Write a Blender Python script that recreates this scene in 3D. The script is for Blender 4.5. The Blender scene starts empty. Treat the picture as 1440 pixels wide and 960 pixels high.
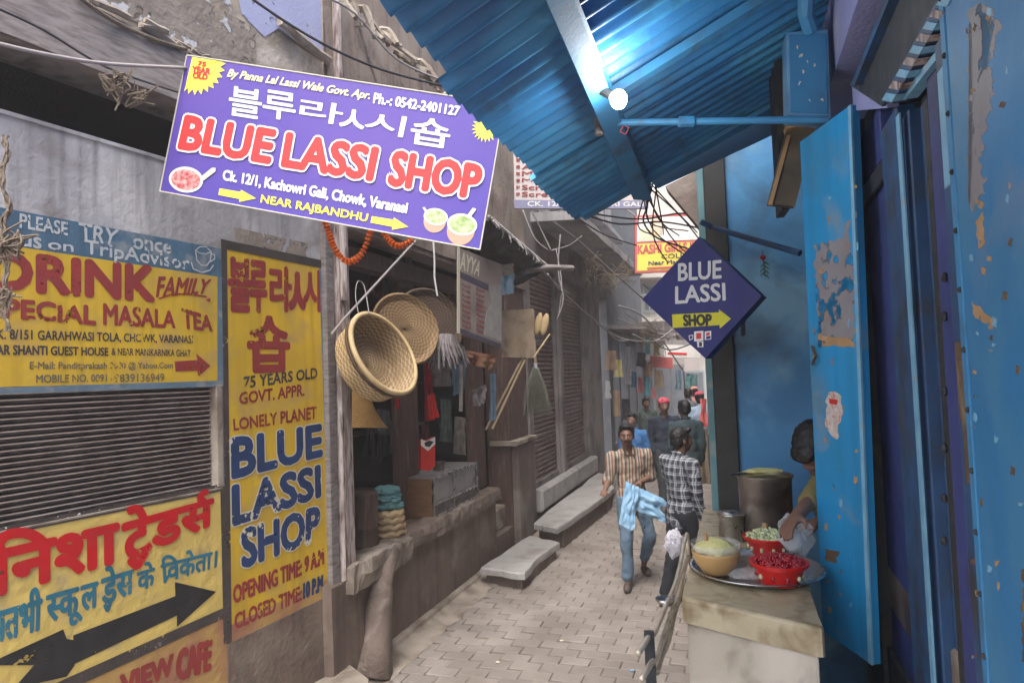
import bpy, bmesh, math, random
from mathutils import Vector, Matrix, noise
R = math.radians
SC = bpy.context.scene
COL = SC.collection
random.seed(7)

# ---------------------------------------------------------------- camera
F_PX, CX, CY = 950.0, 720.0, 480.0
CAM_Z, PITCH, ROLL = 2.3, R(2.7), R(2.0)
_fwd = Vector((0, math.cos(PITCH), math.sin(PITCH)))
_up0 = Vector((0, -math.sin(PITCH), math.cos(PITCH)))
_rt0 = Vector((1, 0, 0))
RT = (_rt0 * math.cos(ROLL) - _up0 * math.sin(ROLL)).normalized()
UP = (_up0 * math.cos(ROLL) + _rt0 * math.sin(ROLL)).normalized()
cam_data = bpy.data.cameras.new('camera')
cam_data.lens = 36.0 * F_PX / 1440.0
cam_data.sensor_width = 36.0
cam_data.clip_start = 0.05
cam_data.clip_end = 500
cam = bpy.data.objects.new('camera', cam_data)
COL.objects.link(cam)
cam.matrix_world = Matrix.Translation((0, 0, CAM_Z)) @ Matrix((RT, UP, -_fwd)).transposed().to_4x4()
SC.camera = cam
CAM = Vector((0, 0, CAM_Z))

# ---------------------------------------------------------------- sky, sun, exposure
world = bpy.data.worlds.new("World")
SC.world = world
world.use_nodes = True
wn = world.node_tree
bg = wn.nodes['Background']
sky = wn.nodes.new('ShaderNodeTexSky')
sky.sky_type = 'NISHITA'
sky.sun_disc = False
SUN_EL, SUN_AZ = R(62), R(200)
sky.sun_elevation = SUN_EL
sky.sun_rotation = SUN_AZ
sky.dust_density = 4.0
sky.air_density = 1.0
sky.ozone_density = 0.6
hsv = wn.nodes.new('ShaderNodeHueSaturation'); hsv.inputs['Saturation'].default_value = .30
wn.links.new(sky.outputs[0], hsv.inputs['Color']); wn.links.new(hsv.outputs[0], bg.inputs[0])
bg.inputs[1].default_value = 0.15
sd = bpy.data.lights.new('sun', 'SUN')
sd.energy = 1.25
sd.angle = R(50)
sd.color = (1.0, 0.90, 0.78)
sun = bpy.data.objects.new('sun', sd)
COL.objects.link(sun)
_sdir = Vector((math.sin(SUN_AZ) * math.cos(SUN_EL), math.cos(SUN_AZ) * math.cos(SUN_EL), math.sin(SUN_EL)))
sun.rotation_euler = (-_sdir).to_track_quat('-Z', 'Y').to_euler()
sun.location = (0, 0, 12)
SC.view_settings.view_transform = 'Standard'
SC.view_settings.look = 'None'
SC.view_settings.gamma = 1
SC.view_settings.exposure = 1.78
SC.cycles.max_bounces = 6
SC.cycles.diffuse_bounces = 4
SC.cycles.glossy_bounces = 3
SC.cycles.transmission_bounces = 6
SC.cycles.transparent_max_bounces = 12
SC.cycles.volume_bounces = 1
SC.cycles.use_denoising = True

# ---------------------------------------------------------------- placing
def ray(px, py):
    return (_fwd * 1.0 + RT * ((px - CX) / F_PX) + UP * (-(py - CY) / F_PX))
def onY(px, py, Y):
    d = ray(px, py); return CAM + d * (Y / d.y)
def onZ(px, py, Z):
    d = ray(px, py); return CAM + d * ((Z - CAM_Z) / d.z)
class Frame:
    """a flat surface in the place: origin, two in-plane axes, outward normal"""
    def __init__(s, o, u, v):
        s.o = Vector(o); s.u = Vector(u).normalized(); s.v = Vector(v).normalized()
        s.n = s.u.cross(s.v).normalized()
    def hit(s, px, py, off=0):
        d = ray(px, py); o = s.o + s.n * off
        t = (o - CAM).dot(s.n) / d.dot(s.n)
        p = CAM + d * t - o
        # solve a*u+b*v=p
        uu, uv, vv = 1.0, s.u.dot(s.v), 1.0
        pu, pv = p.dot(s.u), p.dot(s.v)
        det = uu * vv - uv * uv
        return ((pu * vv - pv * uv) / det, (pv * uu - pu * uv) / det)
    def P(s, a, b, off=0):
        return s.o + s.u * a + s.v * b + s.n * off
    def W(s, px, py, off=0):
        a, b = s.hit(px, py, off); return s.P(a, b, off)
Z3 = Vector((0, 0, 1))
D1 = Vector((0.451, 0.893, 0)).normalized()
D2 = Vector((0.319, 0.948, 0)).normalized()
L1 = Frame((-1.31, 5.2, 0), D1, Z3)           # near left wall (a<0 toward the camera)
L2 = Frame((-0.31, 8.18, 0), D2, Z3)          # left side further down the alley
N2 = L2.n
RW = Frame((0.389, -0.131, 0), -D2, Z3)       # shop front on the right (a negative = further away)
XW = Frame((1.18, 4.0, 0), Vector((0.948, -0.319, 0)), Z3)   # cross wall facing the camera

# ---------------------------------------------------------------- mesh building
WORLD = {}
class MB:
    def __init__(s):
        s.v = []; s.f = []; s.m = []; s.cur = 0
    def add(s, vs, fs):
        o = len(s.v)
        s.v += [Vector(x) for x in vs]
        for f in fs:
            s.f.append([i + o for i in f]); s.m.append(s.cur)
        return s
    def hexa(s, c):   # 8 corners: bottom 4 ccw, top 4 ccw
        return s.add(c, [(3, 2, 1, 0), (4, 5, 6, 7), (0, 1, 5, 4), (1, 2, 6, 5), (2, 3, 7, 6), (3, 0, 4, 7)])
    def box(s, a, b, bev=0):
        (x0, y0, z0), (x1, y1, z1) = a, b
        return s.hexa([(x0, y0, z0), (x1, y0, z0), (x1, y1, z0), (x0, y1, z0), (x0, y0, z1), (x1, y0, z1), (x1, y1, z1), (x0, y1, z1)])
    def fbox(s, F, a0, a1, b0, b1, o0, o1, bev=0.0):
        if bev <= 0:
            return s.hexa([F.P(a0, b0, o0), F.P(a1, b0, o0), F.P(a1, b0, o1), F.P(a0, b0, o1),
                           F.P(a0, b1, o0), F.P(a1, b1, o0), F.P(a1, b1, o1), F.P(a0, b1, o1)][0:0] or
                          [F.P(a0, b0, o1), F.P(a1, b0, o1), F.P(a1, b0, o0), F.P(a0, b0, o0),
                           F.P(a0, b1, o1), F.P(a1, b1, o1), F.P(a1, b1, o0), F.P(a0, b1, o0)])
        e = bev
        outer = [(a0, b0), (a1, b0), (a1, b1), (a0, b1)]
        inner = [(a0 + e, b0 + e), (a1 - e, b0 + e), (a1 - e, b1 - e), (a0 + e, b1 - e)]
        vs = [F.P(a, b, o0) for a, b in outer] + [F.P(a, b, o1 - e) for a, b in outer] + [F.P(a, b, o1) for a, b in inner]
        fs = [(3, 2, 1, 0), (8, 9, 10, 11)]
        for i in range(4):
            j = (i + 1) % 4
            fs += [(i, j, j + 4, i + 4), (i + 4, j + 4, j + 8, i + 8)]
        return s.add(vs, fs)
    def prism(s, pts, off):   # pts: world polygon, off: vector
        n = len(pts); off = Vector(off)
        vs = [Vector(p) for p in pts] + [Vector(p) + off for p in pts]
        return s.add(vs, [list(range(n))[::-1], list(range(n, 2 * n))] + [(i, (i + 1) % n, (i + 1) % n + n, i + n) for i in range(n)])
    def fpoly(s, F, ab, o0, o1):
        return s.prism([F.P(a, b, o0) for a, b in ab], F.n * (o1 - o0))
    def ppoly(s, F, px, o0, o1):
        return s.fpoly(F, [F.hit(x, y, o1) for x, y in px], o0, o1)
    def jag(s, F, px, o0, o1, amp=2.2):
        out = []; n = len(px)
        for i in range(n):
            (xa, ya), (xb, yb) = px[i], px[(i + 1) % n]; k = max(2, int(math.hypot(xb - xa, yb - ya) / 3))
            for j in range(k):
                t = j / k; x, y = xa + (xb - xa) * t, ya + (yb - ya) * t
                v = noise.noise_vector((x * .11, y * .11, 3)) * amp * 1.6 + noise.noise_vector((x * .45, y * .45, 9)) * amp
                out.append((x + v.x, y + v.y))
        return s.ppoly(F, out, o0, o1)
    def tube(s, pts, r, n=8, cap=True):
        pts = [Vector(p) for p in pts]
        rs = r if isinstance(r, (list, tuple)) else [r] * len(pts)
        base = len(s.v); up = Vector((0, 0, 1))
        t0 = (pts[1] - pts[0]).normalized()
        nrm = t0.cross(up) if abs(t0.dot(up)) < .95 else t0.cross(Vector((1, 0, 0)))
        nrm.normalize(); vs = []
        for i, p in enumerate(pts):
            t = (pts[min(i + 1, len(pts) - 1)] - pts[max(i - 1, 0)])
            if t.length < 1e-9: t = t0
            t.normalize()
            nrm = (nrm - t * nrm.dot(t))
            if nrm.length < 1e-6: nrm = t.orthogonal()
            nrm.normalize(); bn = t.cross(nrm)
            for k in range(n):
                a = 2 * math.pi * k / n
                vs.append(p + (nrm * math.cos(a) + bn * math.sin(a)) * rs[i])
        fs = []
        for i in range(len(pts) - 1):
            for k in range(n):
                k2 = (k + 1) % n
                fs.append((i * n + k, i * n + k2, (i + 1) * n + k2, (i + 1) * n + k))
        if cap:
            fs.append(list(range(n))[::-1]); fs.append([(len(pts) - 1) * n + k for k in range(n)])
        return s.add(vs, fs)
    def lathe(s, prof, c=(0, 0, 0), n=24, M=None, closed=False):
        # prof: (r,z) list
        vs = []; fs = []; M = M or Matrix.Identity(3)
        for r, z in prof:
            for k in range(n):
                a = 2 * math.pi * k / n
                vs.append(Vector(c) + M @ Vector((r * math.cos(a), r * math.sin(a), z)))
        m = len(prof)
        for i in range(m - 1 + (1 if closed else 0)):
            j = (i + 1) % m
            for k in range(n):
                k2 = (k + 1) % n
                fs.append((i * n + k, i * n + k2, j * n + k2, j * n + k))
        if not closed:
            if prof[0][0] > 1e-5: fs.append(list(range(n))[::-1])
            if prof[-1][0] > 1e-5: fs.append([(m - 1) * n + k for k in range(n)])
        return s.add(vs, fs)
    def ball(s, c, r, n=10, M=None):
        r = r if isinstance(r, (list, tuple, Vector)) else (r, r, r)
        M = M or Matrix.Identity(3); vs = []; fs = []; h = max(4, n // 2 + 1)
        for i in range(h + 1):
            t = math.pi * i / h
            for k in range(n):
                a = 2 * math.pi * k / n
                vs.append(Vector(c) + M @ Vector((r[0] * math.sin(t) * math.cos(a), r[1] * math.sin(t) * math.sin(a), -r[2] * math.cos(t))))
        for i in range(h):
            for k in range(n):
                k2 = (k + 1) % n
                fs.append((i * n + k, i * n + k2, (i + 1) * n + k2, (i + 1) * n + k))
        return s.add(vs, fs)
    def grid(s, fn, nu, nv):
        vs = [fn(i / nu, j / nv) for j in range(nv + 1) for i in range(nu + 1)]
        fs = [(j * (nu + 1) + i, j * (nu + 1) + i + 1, (j + 1) * (nu + 1) + i + 1, (j + 1) * (nu + 1) + i) for j in range(nv) for i in range(nu)]
        return s.add(vs, fs)
    def jitter(s, amt, sc=3.0, amt2=0):
        for i, p in enumerate(s.v):
            s.v[i] = p + noise.noise_vector(p * sc) * amt + (noise.noise_vector(p * sc * 6) * amt2 if amt2 else Vector())
        return s
    def build(s, name, mat, parent=None, smooth=False, origin=None, kind=None, label=None):
        if parent is not None:
            org = WORLD.get(parent.name, Vector((0, 0, 0)))
            loc = Vector((0, 0, 0))
        else:
            if origin is None:
                xs = [p.x for p in s.v]; ys = [p.y for p in s.v]; zs = [p.z for p in s.v]
                origin = ((min(xs) + max(xs)) / 2, (min(ys) + max(ys)) / 2, min(zs))
            org = Vector(origin); loc = org
        me = bpy.data.meshes.new(name)
        me.from_pydata([tuple(p - org) for p in s.v], [], s.f)
        mats = mat if isinstance(mat, (list, tuple)) else [mat]
        for m in mats: me.materials.append(m)
        if len(mats) > 1: me.polygons.foreach_set('material_index', s.m)
        if smooth: me.polygons.foreach_set('use_smooth', [True] * len(me.polygons))
        me.validate(); me.update()
        o = bpy.data.objects.new(name, me)
        COL.objects.link(o); o.location = loc
        if parent is not None: o.parent = parent
        WORLD[o.name] = org
        if kind: o['kind'] = kind
        if label: o['label'] = label
        return o
def thing(name, label, cat, loc=(0, 0, 0), group=None):
    o = bpy.data.objects.new(name, None); COL.objects.link(o)
    o.empty_display_size = .1
    o.location = loc; o['label'] = label; o['category'] = cat
    if group: o['group'] = group
    WORLD[o.name] = Vector(loc)
    return o
def tag(o, label, cat, group=None, kind=None):
    if label: o['label'] = label
    if cat: o['category'] = cat
    if group: o['group'] = group
    if kind: o['kind'] = kind
    return o
def structure(o): o['kind'] = 'structure'; return o
def dup_tree(o, parent=None):
    c = o.copy(); COL.objects.link(c); WORLD[c.name] = WORLD.get(o.name, Vector())
    if parent is not None: c.parent = parent
    for ch in list(o.children): dup_tree(ch, c)
    return c

# ---------------------------------------------------------------- materials
MATS = {}
def mat(name, c, c2=None, scale=6, rough=.75, metal=0, bump=0, bscale=60, dirt=None, dscale=3, damt=.5, streak=0, c3=None, c3scale=1.2, c3amt=.5,
        rnd=0, trans=0, alpha=1, spec=.4, emit=0, coat=0, stretch=None, island=0):
    m = bpy.data.materials.new(name); m.use_nodes = True
    nt = m.node_tree; N = nt.nodes; L = nt.links; b = N['Principled BSDF']
    tc = N.new('ShaderNodeTexCoord'); geo = N.new('ShaderNodeNewGeometry')
    pos = geo.outputs['Position'] if island == 0 else tc.outputs['Object']
    mp = N.new('ShaderNodeMapping'); L.new(pos, mp.inputs[0])
    if stretch: mp.inputs['Scale'].default_value = stretch
    def nz(sc, det=4, dist=0, vec=None):
        n = N.new('ShaderNodeTexNoise'); n.inputs['Scale'].default_value = sc; n.inputs['Detail'].default_value = det
        n.inputs['Distortion'].default_value = dist; L.new(vec or mp.outputs[0], n.inputs['Vector']); return n.outputs[0]
    def ramp(src, lo, hi):
        r = N.new('ShaderNodeMapRange'); r.inputs[1].default_value = lo; r.inputs[2].default_value = hi; L.new(src, r.inputs[0]); return r.outputs[0]
    def mix(fac, a, bb, mode='MIX'):
        x = N.new('ShaderNodeMix'); x.data_type = 'RGBA'; x.blend_type = mode
        if isinstance(fac, (int, float)): x.inputs[0].default_value = fac
        else: L.new(fac, x.inputs[0])
        for sock, v in ((x.inputs[6], a), (x.inputs[7], bb)):
            if isinstance(v, tuple): sock.default_value = (*v[:3], 1)
            else: L.new(v, sock)
        return x.outputs[2]
    col = c
    if c2: col = mix(ramp(nz(scale, 6), .32, .68), col, c2)
    if c3: col = mix(ramp(nz(c3scale, 7, .6), 1 - c3amt - .06, 1 - c3amt + .06), col, c3)
    if streak:
        ms = N.new('ShaderNodeMapping'); ms.inputs['Scale'].default_value = (14, 14, .7); L.new(pos, ms.inputs[0])
        col = mix(ramp(nz(1.0, 5, 0, ms.outputs[0]), .5, .78), col, tuple(x * (1 - streak) for x in (c if not c2 else c2)))
    if dirt: col = mix(ramp(nz(dscale, 9, .4), 1 - damt - .12, 1 - damt + .12), col, dirt)
    if rnd:
        oi = N.new('ShaderNodeObjectInfo'); hv = N.new('ShaderNodeHueSaturation')
        r = N.new('ShaderNodeMapRange'); r.inputs[3].default_value = 1 - rnd; r.inputs[4].default_value = 1 + rnd
        L.new(oi.outputs['Random'], r.inputs[0]); L.new(r.outputs[0], hv.inputs['Value'])
        if isinstance(col, tuple): hv.inputs['Color'].default_value = (*col, 1)
        else: L.new(col, hv.inputs['Color'])
        col = hv.outputs[0]
    if isinstance(col, tuple): b.inputs['Base Color'].default_value = (*col, 1)
    else: L.new(col, b.inputs['Base Color'])
    b.inputs['Metallic'].default_value = metal
    b.inputs['Specular IOR Level'].default_value = spec
    if rough < .6 and (c2 or dirt):
        rr = N.new('ShaderNodeMapRange'); rr.inputs[3].default_value = max(.05, rough - .12); rr.inputs[4].default_value = rough + .25
        L.new(nz(dscale * 1.7 + 1, 5), rr.inputs[0]); L.new(rr.outputs[0], b.inputs['Roughness'])
    else: b.inputs['Roughness'].default_value = rough
    if bump:
        bp = N.new('ShaderNodeBump'); bp.inputs['Strength'].default_value = 1; bp.inputs['Distance'].default_value = bump
        L.new(nz(bscale, 6), bp.inputs['Height']); L.new(bp.outputs[0], b.inputs['Normal'])
    if trans: b.inputs['Transmission Weight'].default_value = trans; b.inputs['IOR'].default_value = 1.4
    if alpha < 1: b.inputs['Alpha'].default_value = alpha
    if coat: b.inputs['Coat Weight'].default_value = coat
    if emit:
        b.inputs['Emission Color'].default_value = (*c, 1); b.inputs['Emission Strength'].default_value = emit
    MATS[name] = m
    return m
def flaking(m, amt=.42, scale=34):
    """paint that has come off in small flakes: lets the layer below show"""
    nt = m.node_tree; N = nt.nodes; L = nt.links; b = N['Principled BSDF']
    g = N.new('ShaderNodeNewGeometry'); n = N.new('ShaderNodeTexNoise'); n.inputs['Scale'].default_value = scale; n.inputs['Detail'].default_value = 8
    n2 = N.new('ShaderNodeTexNoise'); n2.inputs['Scale'].default_value = 4; n2.inputs['Detail'].default_value = 3
    L.new(g.outputs['Position'], n.inputs['Vector']); L.new(g.outputs['Position'], n2.inputs['Vector'])
    a = N.new('ShaderNodeMath'); a.operation = 'ADD'; L.new(n.outputs[0], a.inputs[0]); L.new(n2.outputs[0], a.inputs[1])
    r = N.new('ShaderNodeMapRange'); r.inputs[1].default_value = amt * 2 - .03; r.inputs[2].default_value = amt * 2 + .03
    L.new(a.outputs[0], r.inputs[0]); L.new(r.outputs[0], b.inputs['Alpha'])
    return m

# ---------------------------------------------------------------- lettering
_GL = {}
def glyphs(body, shear=0, space=1.0):
    key = (body, shear, space)
    if key not in _GL:
        c = bpy.data.curves.new('t', 'FONT'); c.body = body; c.shear = shear; c.space_character = space
        c.resolution_u = 3; c.size = 1
        o = bpy.data.objects.new('t', c); COL.objects.link(o)
        me = bpy.data.meshes.new_from_object(o.evaluated_get(bpy.context.evaluated_depsgraph_get()))
        vs = [(v.co.x, v.co.y) for v in me.vertices]; fs = [list(p.vertices) for p in me.polygons]
        bpy.data.objects.remove(o); bpy.data.curves.remove(c); bpy.data.meshes.remove(me)
        _GL[key] = (vs, fs)
    return _GL[key]
def clip_right(vs, fs, frac):
    bm = bmesh.new(); V = [bm.verts.new((x, y, 0)) for x, y in vs]
    for f in fs:
        try: bm.faces.new([V[i] for i in f])
        except ValueError: pass
    x0 = min(x for x, y in vs); x1 = max(x for x, y in vs); xc = x0 + (x1 - x0) * frac
    bmesh.ops.bisect_plane(bm, geom=bm.verts[:] + bm.edges[:] + bm.faces[:], plane_co=(xc, 0, 0), plane_no=(1, 0, 0), clear_outer=True)
    bm.verts.index_update()
    o = ([(v.co.x, v.co.y) for v in bm.verts], [[v.index for v in f.verts] for f in bm.faces]); bm.free()
    return o
def lay_tokens(tokens):
    """tokens: str | ('half', str, frac) | ('line', [(x,y)...], w) in glyph units relative to the pen before the last glyph"""
    vs = []; fs = []; pen = 0; last = 0
    for t in tokens:
        if isinstance(t, tuple) and t[0] == 'line':
            pts = t[1]; w = t[2]
            for i in range(len(pts) - 1):
                (xa, ya), (xb, yb) = pts[i], pts[i + 1]; xa += last; xb += last
                dx, dy = xb - xa, yb - ya; l = math.hypot(dx, dy); nx, ny = -dy / l * w / 2, dx / l * w / 2
                o = len(vs); vs += [(xa + nx, ya + ny), (xa - nx, ya - ny), (xb - nx, yb - ny), (xb + nx, yb + ny)]; fs.append([o + 3, o + 2, o + 1, o][::-1])
            continue
        if isinstance(t, tuple): g = clip_right(*glyphs(t[1]), t[2])
        else: g = glyphs(t)
        x0 = min(x for x, y in g[0]); x1 = max(x for x, y in g[0]); o = len(vs); last = pen
        vs += [(x - x0 + pen, y) for x, y in g[0]]; fs += [[i + o for i in f] for f in g[1]]
        pen += (x1 - x0)
    return vs, fs
def letters(F, body, quad, m, parent, bold=0.0, shear=0, off=.006, outline=None, om=None, name='lettering', space=1.0, bbox=None, tokens=None, cap=None, wob=0):
    """flat print: a run of letters whose box fills the quad (TL,TR,BR,BL in photo px) on surface F"""
    vs, fs = lay_tokens(tokens) if tokens else glyphs(body, shear, space)
    x0 = min(x for x, y in vs); x1 = max(x for x, y in vs); y0 = min(y for x, y in vs); y1 = max(y for x, y in vs)
    q = [F.hit(x, y, off) for x, y in quad]
    TL, TR, BR, BL = q
    def build(rad, off, nm, mm, k):
        mb = MB(); rings = [(0, 0)] + ([(math.cos(2 * math.pi * i / k) * rad, math.sin(2 * math.pi * i / k) * rad) for i in range(k)] if rad else [])
        asp = ((Vector(TR) - Vector(TL)).length / max(1e-6, (Vector(TL) - Vector(BL)).length)) / ((x1 - x0) / (y1 - y0))
        for li, (dx, dy) in enumerate(rings):
            P = []
            for x, y in vs:
                # keep the bold strokes inside the box
                X = x0 + (x - x0) * 1.0 + dx / asp; Y = y + dy
                if wob: X += wob * noise.noise((x * 3, y * 3, 1.3)); Y += wob * noise.noise((x * 3, y * 3, 7.3))
                sx = (X - x0) / (x1 - x0); sy = (Y - y0) / (y1 - y0)
                a = (BL[0] * (1 - sx) + BR[0] * sx) * (1 - sy) + (TL[0] * (1 - sx) + TR[0] * sx) * sy
                b = (BL[1] * (1 - sx) + BR[1] * sx) * (1 - sy) + (TL[1] * (1 - sx) + TR[1] * sx) * sy
                P.append(F.P(a, b, off + li * .00012))
            mb.add(P, fs)
        return mb.build(nm, mm, parent)
    if outline:
        build(outline, off - .0014 if bold else off - .0014, 'letter_outline', om, 12)
    return build(bold, off, name, m, 8 if bold > .03 else 5)
def stripe(F, px, m, parent, name, off, th=.002):
    return MB().ppoly(F, px, off - th, off).build(name, m, parent)
# ================================================================ MATERIALS
m_plaster = mat('grey_lime_plaster', (.46, .46, .48), (.34, .335, .345), 1.4, .9, bump=.007, bscale=26, dirt=(.19, .165, .15), dscale=3.1, damt=.36, streak=.3, c3=(.55, .54, .54), c3scale=1.7, c3amt=.42)
m_ochre = mat('stained_ochre_plaster', (.44, .37, .29), (.33, .285, .23), 1.6, .9, bump=.008, bscale=22, dirt=(.13, .105, .085), dscale=1.9, damt=.42, c3=(.54, .49, .43), c3scale=1.3, c3amt=.46)
m_lav = flaking(mat('lavender_wash', (.42, .45, .66), (.36, .39, .6), 2, .85, bump=.003, dirt=(.55, .52, .47), dscale=2.2, damt=.36), .40, 9)
m_brownwall = mat('brown_old_plaster', (.20, .155, .135), (.13, .105, .095), 2.5, .9, bump=.008, bscale=25, dirt=(.30, .26, .23), dscale=1.8, damt=.36, streak=.3)
m_plinth = mat('red_brown_plinth', (.175, .125, .10), (.115, .085, .07), 3, .85, bump=.007, bscale=30, dirt=(.24, .2, .16), dscale=2.2, damt=.36, streak=.2)
m_ridge = mat('brown_old_mortar', (.19, .145, .12), (.13, .095, .08), 5, .9, bump=.008, bscale=35, dirt=(.33, .28, .24), dscale=5, damt=.38)
m_conc = mat('worn_concrete', (.36, .31, .26), (.25, .215, .18), 4, .9, bump=.008, bscale=35, dirt=(.14, .105, .08), dscale=4, damt=.42)
m_slab = mat('smooth_grey_stone_slab', (.40, .385, .38), (.32, .31, .30), 4, .7, bump=.003, bscale=50, dirt=(.2, .17, .15), dscale=3, damt=.36)
m_paver = mat('dusty_paving_stone', (.30, .264, .238), (.235, .205, .185), 3, .8, bump=.004, bscale=45, dirt=(.20, .17, .15), dscale=1.3, damt=.43, rnd=.11)
m_joint = mat('dirt_in_joints', (.20, .165, .15), (.27, .23, .21), 6, .95, bump=.004)
m_void = mat('painted_interior_shade', (.014, .012, .013), (.028, .023, .022), 2, .9, bump=.004)  # near-black colour puts the interior shade into the surfaces
m_wooddk = mat('dark_red_brown_wood', (.13, .075, .06), (.08, .05, .045), 8, .65, bump=.003, stretch=(8, 8, 1), dirt=(.2, .16, .14), dscale=3, damt=.34)
m_greywood = mat('weathered_grey_board', (.28, .25, .245), (.19, .17, .17), 5, .85, bump=.004, stretch=(2, 2, 9), dirt=(.12, .1, .09), dscale=4, damt=.4)
m_brownup = mat('dusty_brown_upper_plaster', (.34, .27, .225), (.24, .19, .165), 2.5, .9, bump=.008, bscale=25, dirt=(.42, .36, .31), dscale=1.8, damt=.36, streak=.3)
m_pilaster = mat('whitewashed_timber', (.58, .52, .50), (.40, .32, .30), 9, .85, bump=.006, stretch=(6, 6, 1), dirt=(.13, .085, .075), dscale=5, damt=.45)
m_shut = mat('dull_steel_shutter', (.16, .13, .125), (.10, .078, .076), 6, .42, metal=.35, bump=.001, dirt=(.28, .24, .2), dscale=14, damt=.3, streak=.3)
m_shutlip = mat('painted_lip_highlight', (.70, .62, .57), (.45, .37, .34), 9, .45, metal=.0, dirt=(.22, .17, .15), dscale=12, damt=.3)  # pale colour paints in the highlight along each slat lip
m_shut2 = mat('pinkish_brown_shutter', (.25, .185, .175), (.17, .13, .125), 5, .5, metal=.3, bump=.001, dirt=(.11, .085, .08), dscale=6, damt=.35, streak=.35)
m_blueg = mat('slate_blue_trim', (.12, .19, .25), (.09, .14, .19), 6, .7, bump=.002, dirt=(.32, .31, .3), dscale=9, damt=.33)
m_yel = mat('mustard_paint', (.66, .43, .025), (.53, .345, .03), 3, .62, bump=.0025, bscale=30, dirt=(.45, .30, .09), dscale=5, damt=.37, streak=.2)
m_yel2 = mat('pale_yellow_paint_on_rough_plaster', (.64, .48, .14), (.54, .40, .11), 3, .6, bump=.010, bscale=16, dirt=(.33, .27, .17), dscale=6, damt=.32)
m_orange = mat('orange_wash', (.44, .28, .09), (.34, .18, .08), 3, .7, bump=.008, bscale=18, dirt=(.30, .13, .09), dscale=3, damt=.45)
m_hdr = mat('blue_header_paint', (.075, .16, .245), (.055, .115, .18), 4, .7, bump=.002, dirt=(.3, .32, .33), dscale=7, damt=.32, streak=.2)
m_red = flaking(mat('signwriter_red', (.42, .02, .02), (.33, .018, .02), 8, .5), .41, 30)
m_maroon = flaking(mat('signwriter_maroon', (.30, .035, .03), (.22, .03, .03), 8, .6), .41, 40)
m_redb = flaking(mat('signwriter_bright_red', (.52, .008, .012), (.42, .01, .015), 6, .4), .37, 30)
m_navy = flaking(mat('signwriter_navy', (.018, .05, .16), (.015, .035, .1), 8, .5), .415, 30)
m_teal = flaking(mat('signwriter_teal', (.025, .17, .25), (.02, .12, .19), 8, .5), .40, 50)
m_ink = flaking(mat('signwriter_dark', (.07, .055, .05), (.04, .035, .035), 8, .6), .41, 50)
m_faint = flaking(mat('worn_thin_lettering', (.18, .14, .07), (.10, .10, .09), 8, .6), .45, 60)
m_black = flaking(mat('signwriter_black', (.022, .022, .025), (.012, .012, .014), 8, .45, bump=.006, bscale=18), .385, 28)
m_pwhite = flaking(mat('worn_white_lettering', (.55, .58, .58), (.4, .43, .45), 8, .7), .43, 40)
m_halo = mat('letter_edge_white', (.6, .56, .45), None, 8, .6)

# ================================================================ GROUND AND PAVING
g = MB().add([(-45, -45, -.03), (45, -45, -.03), (45, 45, -.03), (-45, 45, -.03)], [(0, 1, 2, 3)]).build('ground', m_joint); structure(g)
pav = MB().add([L2.P(-9, 0, .02) + Vector((0, 0, -.006)), L2.P(-9, 0, 3.3) + Vector((0, 0, -.006)), L2.P(26, 0, 3.3) + Vector((0, 0, -.006)), L2.P(26, 0, .02) + Vector((0, 0, -.006))], [(0, 1, 2, 3)]).build('paving', m_joint, origin=(0, 0, 0)); structure(pav)
# rows of blocks run across the alley, staggered
FG = Frame(L2.P(0, 0, 0), D2, N2)     # a = along alley, b = across (distance from the left wall)
PL, PWD = .24, .148
base_me = []
for k in range(5):
    rr = random.Random(k)
    mb = MB(); e = .007; h = .022
    j = lambda a=.006: rr.uniform(-a, a)
    gx, gy = .0045, .0026; c = [(-PWD / 2 + gx + j(.004), -PL / 2 + gy + j(.003)), (PWD / 2 - gx + j(.004), -PL / 2 + gy + j(.003)), (PWD / 2 - gx + j(.004), PL / 2 - gy + j(.003)), (-PWD / 2 + gx + j(.004), PL / 2 - gy + j(.003))]
    tp = [(x * (1 - e / abs(x)), y * (1 - e / abs(y))) for x, y in c]
    dz = [j(.003) for _ in range(4)]
    mb.add([Vector((x, y, -h)) for x, y in c] + [Vector((x, y, -.005 + dz[i])) for i, (x, y) in enumerate(c)] + [Vector((x, y, dz[i])) for i, (x, y) in enumerate(tp)],
           [(8, 9, 10, 11)] + [(i, (i + 1) % 4, (i + 1) % 4 + 4, i + 4) for i in range(4)] + [(i + 4, (i + 1) % 4 + 4, (i + 1) % 4 + 8, i + 8) for i in range(4)])
    me = bpy.data.meshes.new('paver'); me.from_pydata([tuple(v) for v in mb.v], [], mb.f); me.materials.append(m_paver); base_me.append(me)
cells = []
fwd2 = Vector((_fwd.x, _fwd.y, _fwd.z))
def project(p):
    d = Vector(p) - CAM; z = d.dot(_fwd)
    return (CX + F_PX * d.dot(RT) / z, CY - F_PX * d.dot(UP) / z, z) if z > .1 else None
nrow = int(22 / PWD)
ang = R(6)
for i in range(-int(7 / PWD), nrow):
    for jx in range(-1, 14):
        a = i * PWD; b = .14 + (jx + .5 * (i % 2)) * PL
        b2 = b + .03 * math.sin(a * .8); a2 = a + .10 * (b - 1.4) + .02 * math.sin(b * 3 + a)
        if not .08 < b2 < 3.25: continue
        p = Vector(L2.P(a2, 0, b2)); q = project(p)
        if q is None: continue
        vis = -10 < q[0] < 1010 and q[1] < 985
        cells.append((q[2], p, vis, jx + i))
cells.sort(key=lambda t: t[0])
near = [c for c in cells if c[2] and c[0] < 11]
near_set = near[:298]
rest = [c for c in cells if not any(c is n for n in [])]
ids = set(id(c) for c in near_set)
rest = [c for c in cells if id(c) not in ids]
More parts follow.
